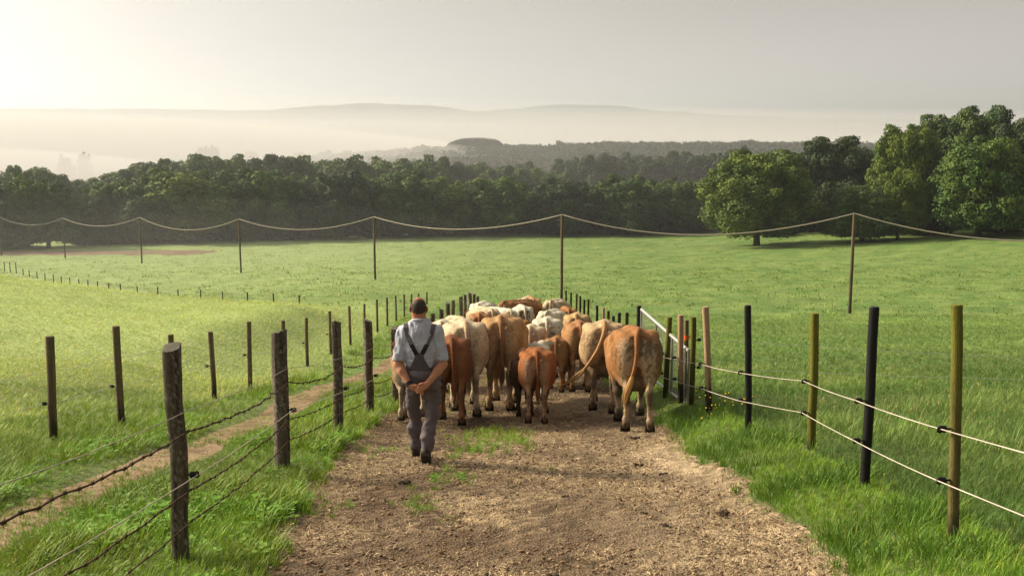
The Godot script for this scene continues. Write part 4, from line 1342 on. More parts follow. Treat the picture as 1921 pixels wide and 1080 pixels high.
# ---------------------------------------------------------------- trees
# x, distance, height, width, crown shape, tint, where it stands
const TREES := [[30.9, 134.0, 11.6, 13.1, 0, 2, "big"], [45.2, 150.0, 13.1, 13.2, 1, 3, "dark"], [43.2, 131.0, 6.8, 8.6, 2, 1, "small"], [50.5, 137.0, 13.7, 8.5, 0, 2, "lit"], [58.7, 150.0, 15.3, 10.5, 1, 1, "behind"], [63.0, 146.0, 16.0, 11.4, 0, 1, "tall"], [56.3, 128.0, 11.8, 11.5, 2, 0, "droop"], [63.8, 134.0, 14.6, 10.1, 1, 3, "edge"], [47.6, 131.0, 8.3, 6.3, 2, 2, "side"], [42.9, 160.0, 11.5, 9.6, 1, 3, "gap"], [69.0, 170.0, 13.0, 11.9, 1, 3, "fill"], [63.6, 128.0, 8.9, 7.7, 2, 1, "off"], [-65.0, 128.0, 8.3, 10.0, 3, 1, "front"], [-62.1, 132.0, 9.0, 9.2, 4, 0, "front"], [-59.5, 136.0, 8.1, 8.4, 5, 1, "front"], [-57.4, 142.0, 6.2, 7.6, 6, 3, "front"], [-56.4, 150.0, 8.5, 8.4, 3, 0, "front"], [-50.8, 146.0, 7.9, 7.5, 4, 1, "front"], [-46.6, 150.0, 10.2, 14.1, 5, 2, "front"], [-42.4, 158.0, 10.0, 11.7, 6, 1, "front"], [-36.3, 156.0, 10.3, 10.5, 3, 0, "front"], [-32.3, 162.0, 9.5, 10.5, 4, 1, "front"], [-26.4, 160.0, 10.1, 10.8, 5, 3, "front"], [-22.6, 168.0, 9.5, 10.3, 6, 0, "front"], [-17.1, 165.0, 9.9, 11.5, 3, 1, "front"], [-12.3, 170.0, 9.2, 11.4, 4, 2, "front"], [-8.1, 176.0, 7.6, 8.7, 5, 1, "front"], [-2.6, 172.0, 9.1, 11.9, 6, 0, "front"], [3.6, 182.0, 7.2, 9.0, 3, 1, "front"], [8.4, 172.0, 8.8, 11.2, 4, 3, "front"], [14.2, 180.0, 8.1, 10.1, 5, 0, "front"], [18.7, 172.0, 9.3, 11.6, 6, 1, "front"], [25.1, 180.0, 8.4, 10.5, 3, 2, "front"], [29.5, 176.0, 8.6, 9.5, 4, 1, "front"], [35.2, 186.0, 7.4, 10.4, 5, 0, "front"], [-80.4, 165.0, 10.5, 13.3, 4, 0, "back"], [-76.5, 170.0, 10.8, 12.1, 3, 0, "back"], [-75.5, 180.0, 9.2, 10.3, 6, 1, "back"], [-77.7, 200.0, 8.3, 11.0, 5, 3, "back"], [-70.8, 195.0, 10.7, 12.3, 4, 0, "back"], [-63.7, 190.0, 12.0, 13.1, 3, 1, "back"], [-61.1, 200.0, 13.0, 13.8, 6, 0, "back"], [-53.7, 195.0, 13.2, 13.0, 5, 0, "back"], [-50.7, 205.0, 13.4, 13.0, 4, 1, "back"], [-43.7, 200.0, 13.2, 13.3, 3, 3, "back"], [-39.6, 210.0, 13.4, 13.3, 6, 0, "back"], [-32.6, 205.0, 13.3, 13.7, 5, 1, "back"], [-27.8, 215.0, 13.3, 12.4, 4, 0, "back"], [-21.7, 210.0, 12.7, 13.3, 3, 0, "back"], [-18.0, 230.0, 14.4, 11.6, 6, 1, "back"], [-13.1, 240.0, 14.0, 12.4, 5, 3, "back"], [-7.5, 250.0, 13.6, 14.4, 4, 0, "back"], [-1.2, 245.0, 12.8, 12.7, 3, 1, "back"], [5.1, 255.0, 12.4, 12.3, 6, 0, "back"], [10.4, 262.0, 12.0, 12.1, 5, 0, "back"], [16.4, 300.0, 15.4, 13.7, 5, 3, "mid"], [21.6, 290.0, 16.5, 14.6, 6, 3, "mid"], [29.0, 300.0, 15.8, 13.7, 3, 3, "mid"], [35.1, 295.0, 16.3, 14.9, 4, 3, "mid"], [42.4, 300.0, 15.7, 14.4, 5, 3, "mid"], [48.3, 295.0, 15.8, 15.6, 6, 3, "mid"], [55.8, 300.0, 14.8, 14.4, 3, 3, "mid"], [60.1, 290.0, 16.4, 9.7, 4, 3, "mid"], [67.1, 300.0, 13.2, 14.4, 5, 3, "mid"], [73.8, 300.0, 13.2, 14.4, 6, 3, "mid"], [-15.4, 310.0, 14.7, 13.4, 3, 3, "mid"], [-28.3, 300.0, 14.8, 13.0, 4, 3, "mid"], [3.0, 300.0, 14.5, 12.2, 5, 3, "mid"], [-218.5, 760.0, 24.6, 12.5, 3, 3, "mist"], [-213.7, 770.0, 24.8, 7.6, 4, 3, "mist"], [-223.7, 560.0, 25.3, 9.9, 5, 3, "mist"], [-225.2, 540.0, 23.2, 8.3, 6, 3, "mist"], [-199.3, 820.0, 17.9, 12.6, 3, 3, "mist"], [-187.4, 830.0, 15.8, 11.0, 4, 3, "mist"], [-164.7, 830.0, 14.2, 14.6, 5, 3, "mist"], [-140.6, 810.0, 13.1, 12.5, 6, 3, "mist"], [-127.6, 830.0, 12.2, 11.0, 3, 3, "mist"], [-107.2, 800.0, 10.2, 15.8, 4, 3, "mist"], [-85.4, 790.0, 9.8, 12.2, 5, 3, "mist"], [35.2, 790.0, 13.3, 7.8, 6, 3, "mist"], [61.5, 800.0, 9.3, 7.9, 3, 3, "mist"], [-66.6, 790.0, 12.6, 13.9, 4, 3, "mist"], [174.3, 800.0, 12.2, 15.8, 5, 3, "mist"], [242.5, 790.0, 14.0, 12.2, 6, 3, "mist"], [250.7, 795.0, 15.4, 7.0, 3, 3, "mist"], [231.7, 800.0, 13.4, 12.3, 4, 3, "mist"], [-72.0, 126.0, 9.0, 11.0, 4, 0, "front"], [-84.0, 124.0, 9.5, 12.0, 5, 1, "front"], [-96.0, 121.0, 9.0, 11.5, 6, 0, "front"], [-90.0, 150.0, 12.0, 13.0, 3, 1, "back"], [-104.0, 144.0, 12.5, 13.0, 4, 3, "back"], [-118.0, 132.0, 11.5, 13.0, 5, 0, "back"]]

# a crown of unit height and width: lobes of leaf-sized faces round a limbed trunk
func crown_shape(seed_: int, lobes: int, leaves: int, size: float, droop: float, low: float) -> Array:
	var r := RandomNumberGenerator.new()
	r.seed = seed_
	var centre := []
	var radius := PackedFloat32Array()
	for k in lobes:
		var a := TAU * (k * 0.618 + r.randf() * 0.15)
		var lift := (k + 0.5) / lobes
		var y := lerpf(low + 0.14, 0.86, lift)
		var bulge := (y - 0.42) / (0.56 if y > 0.42 else 0.46)
		var out := 0.36 * sqrt(maxf(0.0, 1.0 - bulge * bulge)) * r.randf_range(0.5, 1.15)
		centre.append(Vector3(cos(a) * out, y, sin(a) * out))
		radius.append(r.randf_range(0.095, 0.175) * (1.1 - 0.35 * lift))
	for k in lobes:
		var a := r.randf() * TAU
		var y := r.randf_range(low + 0.10, 0.97)
		var bulge := (y - 0.42) / (0.60 if y > 0.42 else 0.46)
		var out := 0.50 * sqrt(maxf(0.0, 1.0 - bulge * bulge)) * r.randf_range(0.85, 1.06)
		centre.append(Vector3(cos(a) * out, y, sin(a) * out))
		radius.append(r.randf_range(0.045, 0.085))
	for k in 3:
		centre.append(Vector3(r.randf_range(-0.08, 0.08), lerpf(low + 0.25, 0.7, k / 2.0), r.randf_range(-0.08, 0.08)))
		radius.append(0.24)
	var weight := 0.0
	for q in radius:
		weight += q * q
	var b := Builder.new()
	for k in centre.size():
		var many := int(leaves * radius[k] * radius[k] / weight)
		var hue := r.randf_range(-1.0, 1.0)
		for j in many:
			var u := Vector3(r.randfn(), r.randfn(), r.randfn()).normalized()
			var deep := r.randf_range(0.62, 1.08)
			if r.randf() < 0.10:
				deep += r.randf_range(0.0, 0.22)
			var p: Vector3 = centre[k] + u * radius[k] * deep * Vector3(1.1, 0.9, 1.1)
			if u.y < 0.1:
				p.y -= droop * r.randf() * radius[k]
			if p.y < low or p.y > 1.0:
				continue
			var inside := false
			for m in centre.size():
				if m != k and p.distance_squared_to(centre[m]) < radius[m] * radius[m] * 0.35:
					inside = true
					break
			if inside:
				continue
			var face := (u + Vector3(r.randfn(), r.randfn() + 0.3, r.randfn()) * 0.45).normalized()
			var t := face.cross(Vector3(r.randfn(), r.randfn(), r.randfn())).normalized()
			var w := face.cross(t) * size * r.randf_range(0.35, 0.6)
			t *= size * r.randf_range(0.6, 1.1)
			var tone := 1.0 + 0.16 * hue + r.randf_range(-0.22, 0.22)
			var c := Color(tone * (1.0 + 0.10 * hue), tone, tone * (1.0 - 0.15 * hue)) * 0.62
			var bend := face * size * 0.18
			var i0 := b.vert(p - t, face, c)
			var i1 := b.vert(p + w + bend, face, c)
			var i2 := b.vert(p + t, face, c)
			var i3 := b.vert(p - w + bend, face, c)
			b.tri(i0, i1, i2)
			b.tri(i0, i2, i3)
	return [b, centre]

func trunk_shape(centre: Array, low: float, seed_: int) -> Builder:
	var r := RandomNumberGenerator.new()
	r.seed = seed_
	var b := Builder.new()
	var bark := PackedColorArray([Color(0.050, 0.040, 0.032)])
	b.tube(PackedVector3Array([Vector3(0.0, -0.04, 0.0), Vector3(0.004, 0.03, 0), Vector3(0.0, low + 0.06, 0.004), Vector3(-0.008, low + 0.28, 0.0)]), PackedFloat32Array([0.046, 0.031, 0.026, 0.016]), 9, bark)
	for k in range(0, centre.size(), 3):
		var c: Vector3 = centre[k]
		var from := Vector3(0, low + 0.04 + 0.14 * r.randf(), 0)
		b.tube(PackedVector3Array([from, from.lerp(c, 0.5) + Vector3(0, -0.03, 0), c]), PackedFloat32Array([0.015, 0.009, 0.004]), 5, bark)
	return b

func leaf_material(called: String, col: Color) -> StandardMaterial3D:
	if materials.has(called):
		return materials[called]
	var m := StandardMaterial3D.new()
	m.resource_name = called
	m.albedo_color = (col / 0.62).linear_to_srgb()
	m.vertex_color_use_as_albedo = true
	m.roughness = 0.7
	m.metallic_specular = 0.25
	m.cull_mode = BaseMaterial3D.CULL_DISABLED
	m.backlight_enabled = true
	m.backlight = Color(0.5, 0.5, 0.35)
	materials[called] = m
	return m

func woods() -> void:
	var tints := [leaf_material("ash leaves", Color(0.078, 0.130, 0.032)), leaf_material("oak leaves", Color(0.068, 0.110, 0.036)), leaf_material("young leaves", Color(0.098, 0.145, 0.030)), leaf_material("dark leaves", Color(0.044, 0.069, 0.031))]
	var bark := plain_material("bark", 0.95)
	var crowns := []
	var trunks := []
	var recipe := [[11, 34, 52000, 0.0185, 0.25, 0.10], [12, 30, 50000, 0.0185, 0.3, 0.12], [13, 40, 54000, 0.0185, 0.9, 0.10], [14, 26, 24000, 0.026, 0.3, 0.10], [15, 30, 24000, 0.026, 0.4, 0.07], [16, 24, 23000, 0.026, 0.5, 0.08], [17, 28, 24000, 0.026, 0.3, 0.06]]
	for q in recipe:
		var made := crown_shape(q[0], q[1], q[2], q[3], q[4], q[5])
		crowns.append((made[0] as Builder).mesh(tints[0]))
		trunks.append(trunk_shape(made[1], q[5], q[0] + 50).mesh(bark))
	var words := {"big": "broad bright-leaved tree standing alone on the far edge of the field", "dark": "tall dark rounded tree behind the lone bright tree", "small": "small round bushy tree behind the tall pole, below the dark tree", "lit": "yellow-green tree at the front of the tall group, beside the small bushy one",
		"behind": "tall green tree rising behind the yellow-green one", "tall": "tallest tree of the group, its top highest against the sky", "droop": "wide tree with drooping branches at the front of the tall group", "edge": "dark tree at the end of the tall group, cut by the picture edge", "side": "low leafy tree at the foot of the yellow-green one", "gap": "dark tree seen in the gap beside the lone bright tree",
		"fill": "dark tree deep inside the tall group", "off": "bushy tree just past the end of the tall group"}
	var count := {}
	for i in TREES.size():
		var q: Array = TREES[i]
		var where: String = q[6]
		var k: int = count.get(where, 0)
		count[where] = k + 1
		var o := thing("tree", on(q[0], -q[1]), i * 2.4)
		o.scale = Vector3(q[3] * 1.08, q[2] * 1.04, q[3] * 1.08)
		part("trunk", trunks[q[4]], o)
		var crown := part("crown", crowns[q[4]], o)
		crown.set_surface_override_material(0, tints[q[5]])
		var label: String
		if words.has(where):
			label = words[where]
		elif where == "front":
			label = "%s rounded tree in the front row of the wood, counted from the pale earth strip" % nth(k)
		elif where == "back":
			label = "%s tree of the taller row showing over the front of the wood, counted along it" % nth(k)
		elif where == "mid":
			label = "%s dark tree of the lower wood beyond the dip, counted towards the lone bright tree" % nth(k)
		else:
			label = "%s faint tree standing up out of the mist on the far ridge" % nth(k)
		tag(o, label, "tree", {"front": "front row of the wood", "back": "taller row of the wood", "mid": "wood beyond the dip", "mist": "faint trees in the mist"}.get(where, "trees on the far edge of the field"))
	# bushes added to darken the shaded foot of the wood, too dense to count
	var small := crown_shape(31, 7, 700, 0.10, 0.4, 0.0)
	var far := crown_shape(32, 9, 420, 0.13, 0.3, 0.0)
	var bush := (small[0] as Builder).mesh(leaf_material("undergrowth leaves", Color(0.036, 0.056, 0.018)))
	var low_crown := (far[0] as Builder).mesh(leaf_material("far leaves", Color(0.030, 0.046, 0.020)))
	var places := []
	var tone := PackedColorArray()
	for i in TREES.size():
		var q: Array = TREES[i]
		if q[6] in ["mist", "big", "small", "off"]:
			continue
		for k in (8 if q[1] > 140.0 else 3):
			var x: float = q[0] + rng.randf_range(-0.6, 0.6) * q[3]
			var z: float = -q[1] - rng.randf_range(2.0, 13.0)
			var s := rng.randf_range(2.0, 4.6)
			places.append(Transform3D(Basis(Vector3.UP, rng.randf() * TAU).scaled(Vector3(s * 1.5, s, s * 1.5)), on(x, z, -0.3)))
			tone.append(Color(1, 1, 1) * rng.randf_range(0.7, 1.2))
	var under := scatter("added_bushes", bush, places, tone)
	tag(under, "added dark bushes that deepen the shade beneath the trees of the wood", "added_bushes", "", "stuff")
	places = []
	tone = PackedColorArray()
	for k in 5200:
		var z := -rng.randf_range(560.0, 850.0)
		var x := rng.randf_range(-0.30, 0.46) * -z
		if nz.get_noise_2d(x * 0.55, z * 0.4) < -0.22 and z > -760.0:
			continue
		var s := rng.randf_range(7.0, 12.5)
		places.append(Transform3D(Basis(Vector3.UP, rng.randf() * TAU).scaled(Vector3(s * 1.1, s, s * 1.1)), on(x, z, -1.0)))
		tone.append(Color(1, 1, 1) * rng.randf_range(0.7, 1.3))
	tag(scatter("ridge_forest", low_crown, places, tone), "blue-grey forest covering the ridge beyond the wood", "forest", "", "stuff")
	places = []
	tone = PackedColorArray()
	for k in 3200:
		var z := -rng.randf_range(215.0, 420.0)
		var x := rng.randf_range(-0.46, 0.55) * -z
		if x < -0.1 * -z and z < -300.0:
			continue
		var s := rng.randf_range(6.5, 10.5)
		places.append(Transform3D(Basis(Vector3.UP, rng.randf() * TAU).scaled(Vector3(s * 1.1, s, s * 1.1)), on(x, z, -1.0)))
		tone.append(Color(1, 1, 1) * rng.randf_range(0.7, 1.3))
	tag(scatter("hollow_forest", low_crown, places, tone), "dark forest filling the hollow behind the wood", "forest", "", "stuff")
	# the flat-topped plantation on the ridge
	places = []
	tone = PackedColorArray()
	for k in 260:
		var x := rng.randf_range(-48.0, -8.0)
		var z := -rng.randf_range(800.0, 830.0)
		var edge := 1.0 - pow(absf(x + 28.0) / 20.0, 4.0) * 0.25
		var s := rng.randf_range(15.2, 16.8) * edge
		places.append(Transform3D(Basis(Vector3.UP, rng.randf() * TAU).scaled(Vector3(4.6, s, 4.6)), on(x, z, -0.5)))
		tone.append(Color(1, 1, 1) * rng.randf_range(0.7, 1.1))
	tag(scatter("plantation", low_crown, places, tone), "dense flat-topped block of dark trees on the ridge", "plantation", "", "stuff")

# ---------------------------------------------------------------- ground, hills, mist
func ground_color(x: float, z: float) -> Color:
	var far := -z
	var a := nz.get_noise_2d(x * 7.0, z * 7.0)
	var b := fine.get_noise_2d(x * 16.0, z * 16.0)
	var c := Color(0.130, 0.225, 0.056).lerp(Color(0.210, 0.290, 0.085), soft(-0.3, 0.4, a + 0.3 * b))
	if x > 2.4:
		c = c.lerp(Color(0.085, 0.140, 0.030), (1.0 - soft(20.0, 46.0, far)) * (0.7 + 0.3 * a))
	var yellow_mix := soft(4.6, 7.0, -x) * soft(13.0, 25.0, far) * (1.0 - soft(46.0, 56.0, far))  # left meadow: yellowish grass, with backlight and haze glare put into its colour
	c = c.lerp(Color(0.395, 0.49, 0.17).lerp(Color(0.30, 0.40, 0.125), soft(-0.2, 0.3, b + a)), yellow_mix * 0.9)
	c = c.lerp(Color(0.31, 0.40, 0.16), soft(46.0, 75.0, far) * soft(14.0, -25.0, x) * 0.75)  # haze over the left of the big field painted into the turf
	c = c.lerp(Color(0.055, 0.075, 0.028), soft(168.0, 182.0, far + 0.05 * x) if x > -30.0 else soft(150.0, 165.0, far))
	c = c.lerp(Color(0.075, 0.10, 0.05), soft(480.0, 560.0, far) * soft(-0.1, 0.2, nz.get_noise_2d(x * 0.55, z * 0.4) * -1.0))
	c = c.lerp(Color(0.085, 0.105, 0.034), (1.0 - soft(10.0, 30.0, far)) * 0.85)
	return c * (1.0 + 0.18 * b)

func land() -> void:
	var angles := []
	var a := -180.0
	while a < 179.9:
		angles.append(deg_to_rad(a))
		a += 0.5 if a >= -36.0 and a < 36.0 else 4.0
	var radii := [0.6]
	while radii[-1] < 9000.0:
		radii.append(radii[-1] * (1.022 if radii[-1] < 250.0 else 1.05) + 0.06)
	var b := Builder.new()
	var m := angles.size()
	for r in radii:
		for t in angles:
			var x: float = r * sin(t)
			var z: float = -r * cos(t)
			var y := ground(x, z)
			if z > -50.0 and z < 0.0 and absf(x) < 6.0:
				y -= 0.10 * soft(-0.12, 0.12, lane_in(x, z)) + 0.06 * soft(-0.12, 0.1, path_in(x, z))
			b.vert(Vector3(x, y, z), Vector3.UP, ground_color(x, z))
	for i in radii.size() - 1:
		for j in m:
			var p := i * m + j
			var q := i * m + (j + 1) % m
			b.idx.append_array([p, p + m, q + m, p, q + m, q])
	var centre := b.vert(Vector3(0, ground(0, 0), 0), Vector3.UP, ground_color(0, 0))
	for j in m:
		b.idx.append_array([centre, j, (j + 1) % m])
	# slopes into normals
	for k in b.v.size():
		var p := b.v[k]
		var e := maxf(0.15, p.length() * 0.01)
		b.n[k] = Vector3(ground(p.x - e, p.z) - ground(p.x + e, p.z), 2.0 * e, ground(p.x, p.z - e) - ground(p.x, p.z + e)).normalized()
	for k in range(0, b.idx.size(), 3):
		var cr := (b.v[b.idx[k + 1]] - b.v[b.idx[k]]).cross(b.v[b.idx[k + 2]] - b.v[b.idx[k]])
		if cr.y > 0.0:
			var s := b.idx[k + 1]
			b.idx[k + 1] = b.idx[k + 2]
			b.idx[k + 2] = s
	var turf := surface_material("turf", 0.95, 0.55, 1.0, 0.03, Vector3(0.55, 0.55, 0.55), 3.0, true, 5)
	tag(part("ground", b.mesh(turf), self), "", "", "", "structure")
	# the bare lane, with its clods and trodden relief
	b = Builder.new()
	var zs := []
	var far := 3.2
	while far < 47.0:
		zs.append(far)
		far += 0.020 + far * 0.0026
	var cols := 120
	for q in zs:
		var left: float = -2.25 + drift(q) * 0.6
		var right: float = 2.8 + drift(q) * 0.6
		for i in cols + 1:
			var x := lerpf(left, right, i / float(cols))
			var z: float = -q
			var inside := lane_in(x, z)
			var clod := fine.get_noise_2d(x * 60.0, z * 60.0)
			var dent := nz.get_noise_2d(x * 28.0, z * 28.0)
			var lift := -0.060 + 0.040 * soft(-0.15, 0.12, inside) + 0.020 * clod + 0.030 * dent + 0.03 * nz.get_noise_2d(x * 8.0 + 30.0, z * 4.0)
			if inside < -0.2:
				lift -= 0.12
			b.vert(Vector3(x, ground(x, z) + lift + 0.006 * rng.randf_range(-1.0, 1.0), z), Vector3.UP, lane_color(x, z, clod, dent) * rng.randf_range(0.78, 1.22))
	for j in zs.size():
		for i in cols + 1:
			var k := j * (cols + 1) + i
			var l := b.v[k - 1] if i > 0 else b.v[k]
			var r := b.v[k + 1] if i < cols else b.v[k]
			var u := b.v[k + cols + 1] if j < zs.size() - 1 else b.v[k]
			var w := b.v[k - cols - 1] if j > 0 else b.v[k]
			b.n[k] = (r - l).cross(u - w).normalized()
			if b.n[k].y < 0.0:
				b.n[k] = -b.n[k]
	for j in zs.size() - 1:
		for i in cols:
			var k := j * (cols + 1) + i
			b.quad(k, k + 1, k + cols + 2, k + cols + 1)
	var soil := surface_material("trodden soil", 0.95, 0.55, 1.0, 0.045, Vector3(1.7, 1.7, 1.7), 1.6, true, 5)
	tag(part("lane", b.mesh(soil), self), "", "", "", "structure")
	# the footpath between the fences
	b = Builder.new()
	var n := 0
	far = 4.0
	while far < 36.0:
		var mid := path_mid(far)
		for i in 25:
			var x := mid - 1.05 + i * 0.0875
			var clod := fine.get_noise_2d(x * 60.0, far * 60.0)
			var inside := path_in(x, -far)
			b.vert(on(x, -far, -0.040 + 0.030 * soft(-0.15, 0.1, inside) + 0.010 * clod - (0.1 if inside < -0.3 else 0.0)), Vector3(0, 1, 0.17).normalized(), Color(0.42, 0.31, 0.19).lerp(Color(0.24, 0.165, 0.10), soft(-0.2, 0.4, clod + nz.get_noise_2d(x * 20.0, far * 10.0))))
		n += 1
		far += 0.05 + far * 0.004
	for j in n - 1:
		for i in 24:
			var k := j * 25 + i
			b.quad(k, k + 1, k + 26, k + 25)
	tag(part("footpath", b.mesh(soil), self), "", "", "", "structure")
	# bare earth below the wood
	b = Builder.new()
	for j in 9:
		for i in 40:
			var x := -63.0 + i * 0.72
			var z := -116.5 - j * 1.05 - 0.09 * (x + 63.0) + 0.7 * nz.get_noise_2d(x * 8.0, j * 9.0)
			b.vert(on(x, z, 0.14 if j > 0 and j < 8 and i > 0 and i < 39 else -0.25), Vector3(0, 1, 0.1).normalized(), Color(0.24, 0.165, 0.12).lerp(Color(0.30, 0.24, 0.17), soft(-0.2, 0.3, nz.get_noise_2d(x * 9.0, z * 9.0))))
	for j in 8:
		for i in 39:
			var k := j * 40 + i
			b.quad(k, k + 1, k + 41, k + 40)
	tag(part("earth", b.mesh(soil), self), "", "", "", "structure")
	# far hills
	var ridges := [[-4200.0, [[-5200.0, 40.0], [-2600.0, 60.0], [-2016.0, 66.0], [-1386.0, 62.0], [-1000.0, 57.0], [-714.0, 77.0], [-546.0, 83.0], [-336.0, 78.0], [-126.0, 54.0], [84.0, 24.0], [300.0, -10.0], [1500.0, -40.0], [5200.0, -60.0]]], [-5300.0, [[-5200.0, -40.0], [-1000.0, -20.0], [-338.0, 45.0], [-50.0, 76.0], [234.0, 101.0], [494.0, 96.0], [750.0, 67.0], [1144.0, 46.0], [1560.0, 32.0], [2400.0, 22.0], [5200.0, 0.0]]]]
	for q in ridges:
		b = Builder.new()
		var depth: float = q[0]
		var line: Array = q[1]
		for i in 261:
			var x := -5200.0 + i * 40.0
			var k := 0
			while line[k + 1][0] < x and k < line.size() - 2:
				k += 1
			var t := soft(line[k][0], line[k + 1][0], x)
			var top: float = lerpf(line[k][1], line[k + 1][1], t) + 5.0 * fine.get_noise_2d(x * 0.35, depth)
			for j in 7:
				var u: float = j / 3.0 - 1.0
				var fold := 60.0 * nz.get_noise_2d(x * 0.12, depth + j * 30.0)
				b.vert(Vector3(x, lerpf(top, -100.0, pow(absf(u), 1.4)) + (8.0 * nz.get_noise_2d(x * 0.3, j * 40.0) if j != 3 else 0.0), depth + u * -800.0 + fold * (1.0 if j != 3 else 0.3)), Vector3(0, 0.7, 0.5 if u <= 0.0 else -0.5).normalized(), Color(0.030, 0.045, 0.045))
		for i in 260:
			for j in 6:
				var p := i * 7 + j
				b.quad(p, p + 1, p + 8, p + 7)
		tag(part("hills", b.mesh(plain_material("far woods", 1.0)), self), "", "", "", "structure")

func lane_color(x: float, z: float, clod: float, dent: float) -> Color:
	var straw := soft(-0.25, 0.45, nz.get_noise_2d(x * 11.0, z * 7.0) + 0.55 * clod)
	var c := Color(0.155, 0.108, 0.068).lerp(Color(0.38, 0.285, 0.175), straw)
	c = c.lerp(Color(0.50, 0.385, 0.25), soft(0.2, 1.8, x) * soft(-15.5, -11.0, z) * (0.55 + 0.45 * straw) * 0.9)
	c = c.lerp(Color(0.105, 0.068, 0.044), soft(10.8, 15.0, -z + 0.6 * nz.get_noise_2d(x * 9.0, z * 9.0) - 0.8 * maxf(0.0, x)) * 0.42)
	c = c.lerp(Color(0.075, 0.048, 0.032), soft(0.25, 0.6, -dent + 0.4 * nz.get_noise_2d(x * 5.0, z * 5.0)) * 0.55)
	return c * (1.0 + 0.22 * clod)

func mist() -> void:
	var bank := func(called: String, at: Vector3, size: Vector3, density: float) -> void:
		var f := FogVolume.new()
		f.name = numbered(called)
		f.shape = RenderingServer.FOG_VOLUME_SHAPE_ELLIPSOID
		f.position = at
		f.size = size
		var m := FogMaterial.new()
		m.density = density
		m.albedo = Color(0.985, 0.99, 1.0)
		f.material = m
		f.set_meta("kind", "stuff")
		add_child(f)
	bank.call("mist", Vector3(0, -80, -2500), Vector3(7600, 128, 2500), 0.004)
	for k in 5:
		bank.call("mist", Vector3(-200 + 130 * k, -80, -2700 - 60 * k), Vector3(7000 + 300 * k, 150 + 26 * k, 1900), 0.00045)
	for k in 4:
		bank.call("mist", Vector3(-150, -22, -230), Vector3(220 + 110 * k, 40 + 14 * k, 150 + 70 * k), 0.0002)
	bank.call("mist", Vector3(-1300, -60, -3000), Vector3(5400, 300, 1500), 0.0004)
	for k in 3:
		bank.call("mist", Vector3(-60, -12.0, -84), Vector3(90 + 24 * k, 5 + 3.5 * k, 70 + 22 * k), 0.0004)
	bank.call("mist", Vector3(-1000, -60, -2300), Vector3(4200, 150, 1700), 0.0010)
	bank.call("mist", Vector3(-480, -54, -820), Vector3(1150, 126, 900), 0.007)
	bank.call("mist", Vector3(-800, -50, -1400), Vector3(1500, 140, 1500), 0.0014)
	bank.call("mist", Vector3(120, -42, -600), Vector3(1700, 84, 520), 0.00022)
	bank.call("mist", Vector3(-330, -42, -450), Vector3(520, 72, 330), 0.012)

# ---------------------------------------------------------------- grass, straw, soil
func blade(b: Builder, foot: Vector3, lean: Vector3, h: float, w: float, c: Color, tip: Color) -> void:
	var side := lean.cross(Vector3.UP).normalized() if lean.length() > 0.01 else Vector3.RIGHT
	var prev := [-1, -1]
	for k in 4:
		var t := k / 3.0
		var p := foot + Vector3.UP * h * (t - 0.22 * t * t * lean.length()) + lean * h * t * t
		var n := (Vector3.UP * lean.length() * t + lean * -0.3 + side.cross(Vector3.UP) * 0.9).normalized()
		n = side.cross((Vector3.UP * (1.0 - 0.44 * t * lean.length()) + lean * 2.0 * t)).normalized()
		var col := c.lerp(tip, t * t)
		if k == 3:
			var i := b.vert(p, n, col)
			b.tri(prev[0], prev[1], i)
		else:
			var ww := w * (1.0 - 0.55 * t * t)
			var i := b.vert(p - side * ww, n, col)
			var j := b.vert(p + side * ww, n, col)
			if k > 0:
				b.quad(prev[0], prev[1], j, i)
			prev = [i, j]

func tuft(seed_: int, blades: int, h: float, spread: float, w: float, bend: float, seeds := 0) -> ArrayMesh:
	var r := RandomNumberGenerator.new()
	r.seed = seed_
	var b := Builder.new()
	for k in blades:
		var a := r.randf() * TAU
		var d := sqrt(r.randf()) * spread
		var lean := Vector3(cos(a), 0, sin(a)).rotated(Vector3.UP, r.randf_range(-0.9, 0.9)) * bend * r.randf_range(0.3, 1.4)
		var tone := r.randf_range(0.75, 1.25)
		var yellow_mix := 1.0 if r.randf() < 0.05 else 0.0  # now and then a dried blade
		var c := Color(tone, tone, tone).lerp(Color(2.3, 1.25, 1.4), yellow_mix)
		c *= 0.4
		blade(b, Vector3(cos(a) * d, -0.02, sin(a) * d), lean, h * r.randf_range(0.45, 1.1), w * r.randf_range(0.7, 1.2), c, c * Color(1.15, 1.08, 0.9))
	for k in seeds:
		var a := r.randf() * TAU
		var lean := Vector3(cos(a), 0, sin(a)) * r.randf_range(0.1, 0.35)
		var top := h * r.randf_range(1.25, 1.7)
		var foot := Vector3(r.randf_range(-spread, spread), 0, r.randf_range(-spread, spread))
		var straw := Color(1.9, 1.25, 1.9) * 0.4
		blade(b, foot, lean, top, 0.0022, straw, straw)
		var tipp := foot + Vector3.UP * top * (1.0 - 0.22 * lean.length()) + lean * top
		for j in 3:
			blade(b, tipp - Vector3(0, 0.06 - 0.02 * j, 0), Vector3(cos(a + j * 2.1), 0, sin(a + j * 2.1)) * 0.35, 0.07, 0.006, straw * 1.1, straw)
	return b.mesh(materials["grass blades"])

